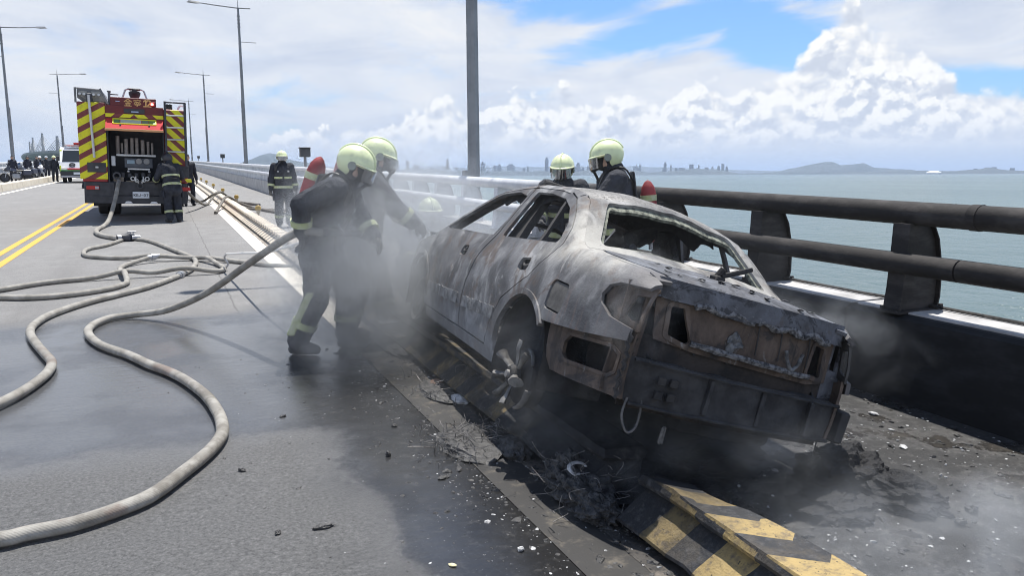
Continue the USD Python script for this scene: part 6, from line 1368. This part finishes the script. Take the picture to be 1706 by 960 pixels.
pile('debris_pile', 'flat black soot heap under the tail of the car', (2.5, 3.3), [('charred_mound', tf(lump((.42, .38, .09), 31, 4, .5, 3.6), (0, 0, .0)), coal), ('charred_mound', tf(lump((.30, .24, .06), 32, 4, .5, 3.8), (-.40, -.35, .0)), coal)])
pile('debris_pile', 'burnt remains against the barrier below the front wheel', (1.75, 6.35), [('ash_heap', tf(lump((.16, .45, .06), 41), (0, 0, 0)), crust), ('panel_scrap', jitter(cb(-.05, .25, -.12, .12, .10, .115, .004), .02, 8.), mats['burnt_rust']), ('panel_scrap', jitter(cb(-.10, .28, .2, .34, .16, .18, .004), .02, 8., 2), mats['burnt_skin'])])
for k, (x, y, lb, s) in enumerate(((.54, 3.25, 'long charred chip lying alone on the wet road', (.050, .016, .012)), (.35, 3.28, 'small black chip left of the long charred chip', (.022, .014, .010)), (.27, 4.05, 'black chip just right of the big hose bend', (.022, .014, .012)), (1.02, 3.95, 'upright black chip on the smooth wet strip', (.016, .016, .02)), (1.18, 4.4, 'black flake midway between hose and barrier', (.02, .018, .01)),
                                   (1.20, 3.55, 'flat black flake near the burnt wire tangle', (.035, .02, .008)), (3.55, 3.55, 'bent dark strip lying by the sooty parapet', (.16, .03, .014)), (3.15, 2.15, 'black cinder on the foamy slow lane, left one', (.03, .025, .02)), (3.32, 2.22, 'black cinder on the foamy slow lane, right one', (.035, .028, .022)), (.95, 2.72, 'yellowish melted blob on the wet road at the bottom', (.03, .016, .008)), (1.25, 2.72, 'white crumpled scrap on the wet road at the bottom', (.025, .018, .014)), (4.05, 3.4, 'white scrap at the foot of the sooty parapet', (.05, .03, .012)))):
    obj('charred_chip' if 'black' in lb or 'dark' in lb or 'charred' in lb else 'melted_scrap', tf(lump(np.array(s)*(.62 if 'white' in lb or 'yellow' in lb else .9), 50+k, 2, .6, 2.4), W(x, y, s[2]*.6), rz(k*1.3)), M('pale_ash', None) if 'white' in lb else (M('yellow_scrap', (.55, .50, .30), None, rough=.5) if 'yellow' in lb else crust), label=lb, cat='debris')
def scatter(n, seed, box, mat, label, size, dens=None):
    R = np.random.default_rng(seed); ms = []; base = trimesh.creation.icosphere(0, 1.); k = 0
    while k < n:
        x, y = R.uniform(box[0], box[1]), R.uniform(box[2], box[3])
        if dens is not None and R.random() > dens(x, y): continue
        s = size*np.exp(R.normal(0, .55)); v = np.asarray(base.vertices)*(1+.5*R.normal(0, .5, (12, 1)))*np.array([s, s*R.uniform(.3, .9), s*R.uniform(.15, .5)])@rz(R.uniform(0, 6)).T
        h = .006 if 1.64 < x < 1.9 else 0
        ms.append(trimesh.Trimesh(v+W(x, y, h), base.faces, process=False)); k += 1
    obj('ash_flakes', ms, mat, kind='stuff', label=label, cat='debris')
def near_gutter(x, y): return math.exp(-((x-1.62)/.28)**2)*(1 if y < 6 else math.exp(-(y-6)))*float(meshkit.noise(np.array([[x*2, y*1.5, 0]]), 3)[0]*1.3)
scatter(1900, 3, (.6, 1.9, 2., 7.5), crust, 'black cinders and flakes strewn along the gutter', .0085, near_gutter)
scatter(700, 4, (.4, 1.9, 2., 7.5), M('pale_ash', None), 'pale ash flakes strewn along the gutter', .0045, near_gutter)
scatter(260, 5, (-.3, 1.6, 2.2, 6.5), crust, 'scattered cinders on the wet road', .006, lambda x, y: .15+.85*max(0, (x+.3)/1.9)**2)
scatter(70, 6, (-.1, 1.6, 2.2, 6.5), M('pale_ash', None), 'scattered pale specks on the wet road', .0035, lambda x, y: .15+.85*max(0, (x+.3)/1.9)**2)
lane = lambda x, y: float(np.clip(meshkit.fbm(np.array([[x*1.6, y*1.6, 0]]), 3, 8)[0]*2.6-.85, .03, 1))
scatter(700, 7, (2.3, 4.38, 1.6, 7.5), crust, 'cinders strewn over the sooty slow lane', .011, lane)
scatter(1100, 8, (2.3, 4.38, 1.6, 6.5), M('pale_ash', None), 'pale ash flakes strewn over the sooty slow lane', .0055, lane)
# ---------------------------------------------------------------- smoke and steam
def smoke(label, c, r, dens, seed, sc=1.6, alb=.86, wisp=.42, aniso=.2, stretch=(1, 1, 1), absorb=None):
    """a plume: density falls off from its core and is torn into wisps by noise"""
    g = NG(); o = g.pos()
    v = g.add('vector_math', {'vector1': o}, 'vector', math_type='subtract', vector2=tuple(map(float, c)))
    u = g.add('vector_math', {'vector1': v}, 'vector', math_type='multiply', vector2=tuple(1/float(q) for q in r))
    q = g.add('vector_math', {'vector1': u}, 'value', math_type='length')
    n = g.noise(g.mapping(v, stretch, (seed*3.1, seed*1.7, seed*2.3)), sc, 5, .6, .9)
    f = g.rng(g.m('subtract', q, g.m('multiply', g.m('subtract', n, .5), .9)), 1.0, .10)
    t = g.rng(n, wisp-.14, wisp+.22)
    d = g.m('multiply', g.m('multiply', f, t), dens)
    vol = g.add('principled_volume', {'density': d}, 'volume', color=(alb*.91, alb*.955, alb), anisotropy=aniso)
    mt = g.make('smoke_%d' % seed, None, vol)
    m = trimesh.creation.icosphere(2, 1.); v_ = np.asarray(m.vertices)*np.asarray(r)*1.12+np.asarray(c); v_[:, 2] = np.maximum(v_[:, 2], GR*v_[:, 1]+.012)
    obj('smoke', trimesh.Trimesh(v_, m.faces, process=False), mt, kind='stuff', label=label, cat='smoke')
smoke('bright steam drifting round the firefighters and the car front', (1.80, 6.75, .95), (1.25, 1.6, 1.05), 2.0, 1, 1.4, .93, .35)
smoke('grey steam before the legs of the firefighters and under the car front', (1.30, 5.80, .62), (.85, .80, .85), 1.7, 2, 1.7, .80, .37)
smoke('grey smoke curling from the melted rear wheel', (1.98, 3.55, .52), (.55, .75, .55), 1.9, 3, 2.6, .74, .46)
smoke('pale steam drifting over the slow lane right of the car tail', (2.60, 1.80, .16), (.95, .70, .34), 1.8, 4, 2.4, .91, .46)
smoke('thin smoke against the sooty parapet', (3.95, 3.9, .52), (.50, .9, .42), 1.1, 5, 3.0, .84, .50)
smoke('wisp of smoke rising from the burnt tail lamp', (1.88, 2.95, 1.02), (.28, .30, .34), 2.6, 6, 4.2, .88, .50)
smoke('low grey smoke rolling out from under the tail of the car', (2.35, 2.9, .28), (.75, .6, .36), 1.5, 8, 2.6, .78, .46)
smoke('thin haze of smoke hanging over the wreck', (2.2, 4.6, .75), (2.1, 2.6, 1.25), .03, 7, .9, .80, .35)
def haze():
    g = NG(); v = g.add('principled_volume', None, 'volume', color=(.60, .74, .95), density=HAZE, anisotropy=.35)
    m = bx(-46000, 46000, -46000, 46000, SEA-1.5, 420.)
    obj('haze', m, g.make('haze', None, v), kind='stuff', label='pale sea haze over the strait', cat='haze')

HAZE = .000062
haze()
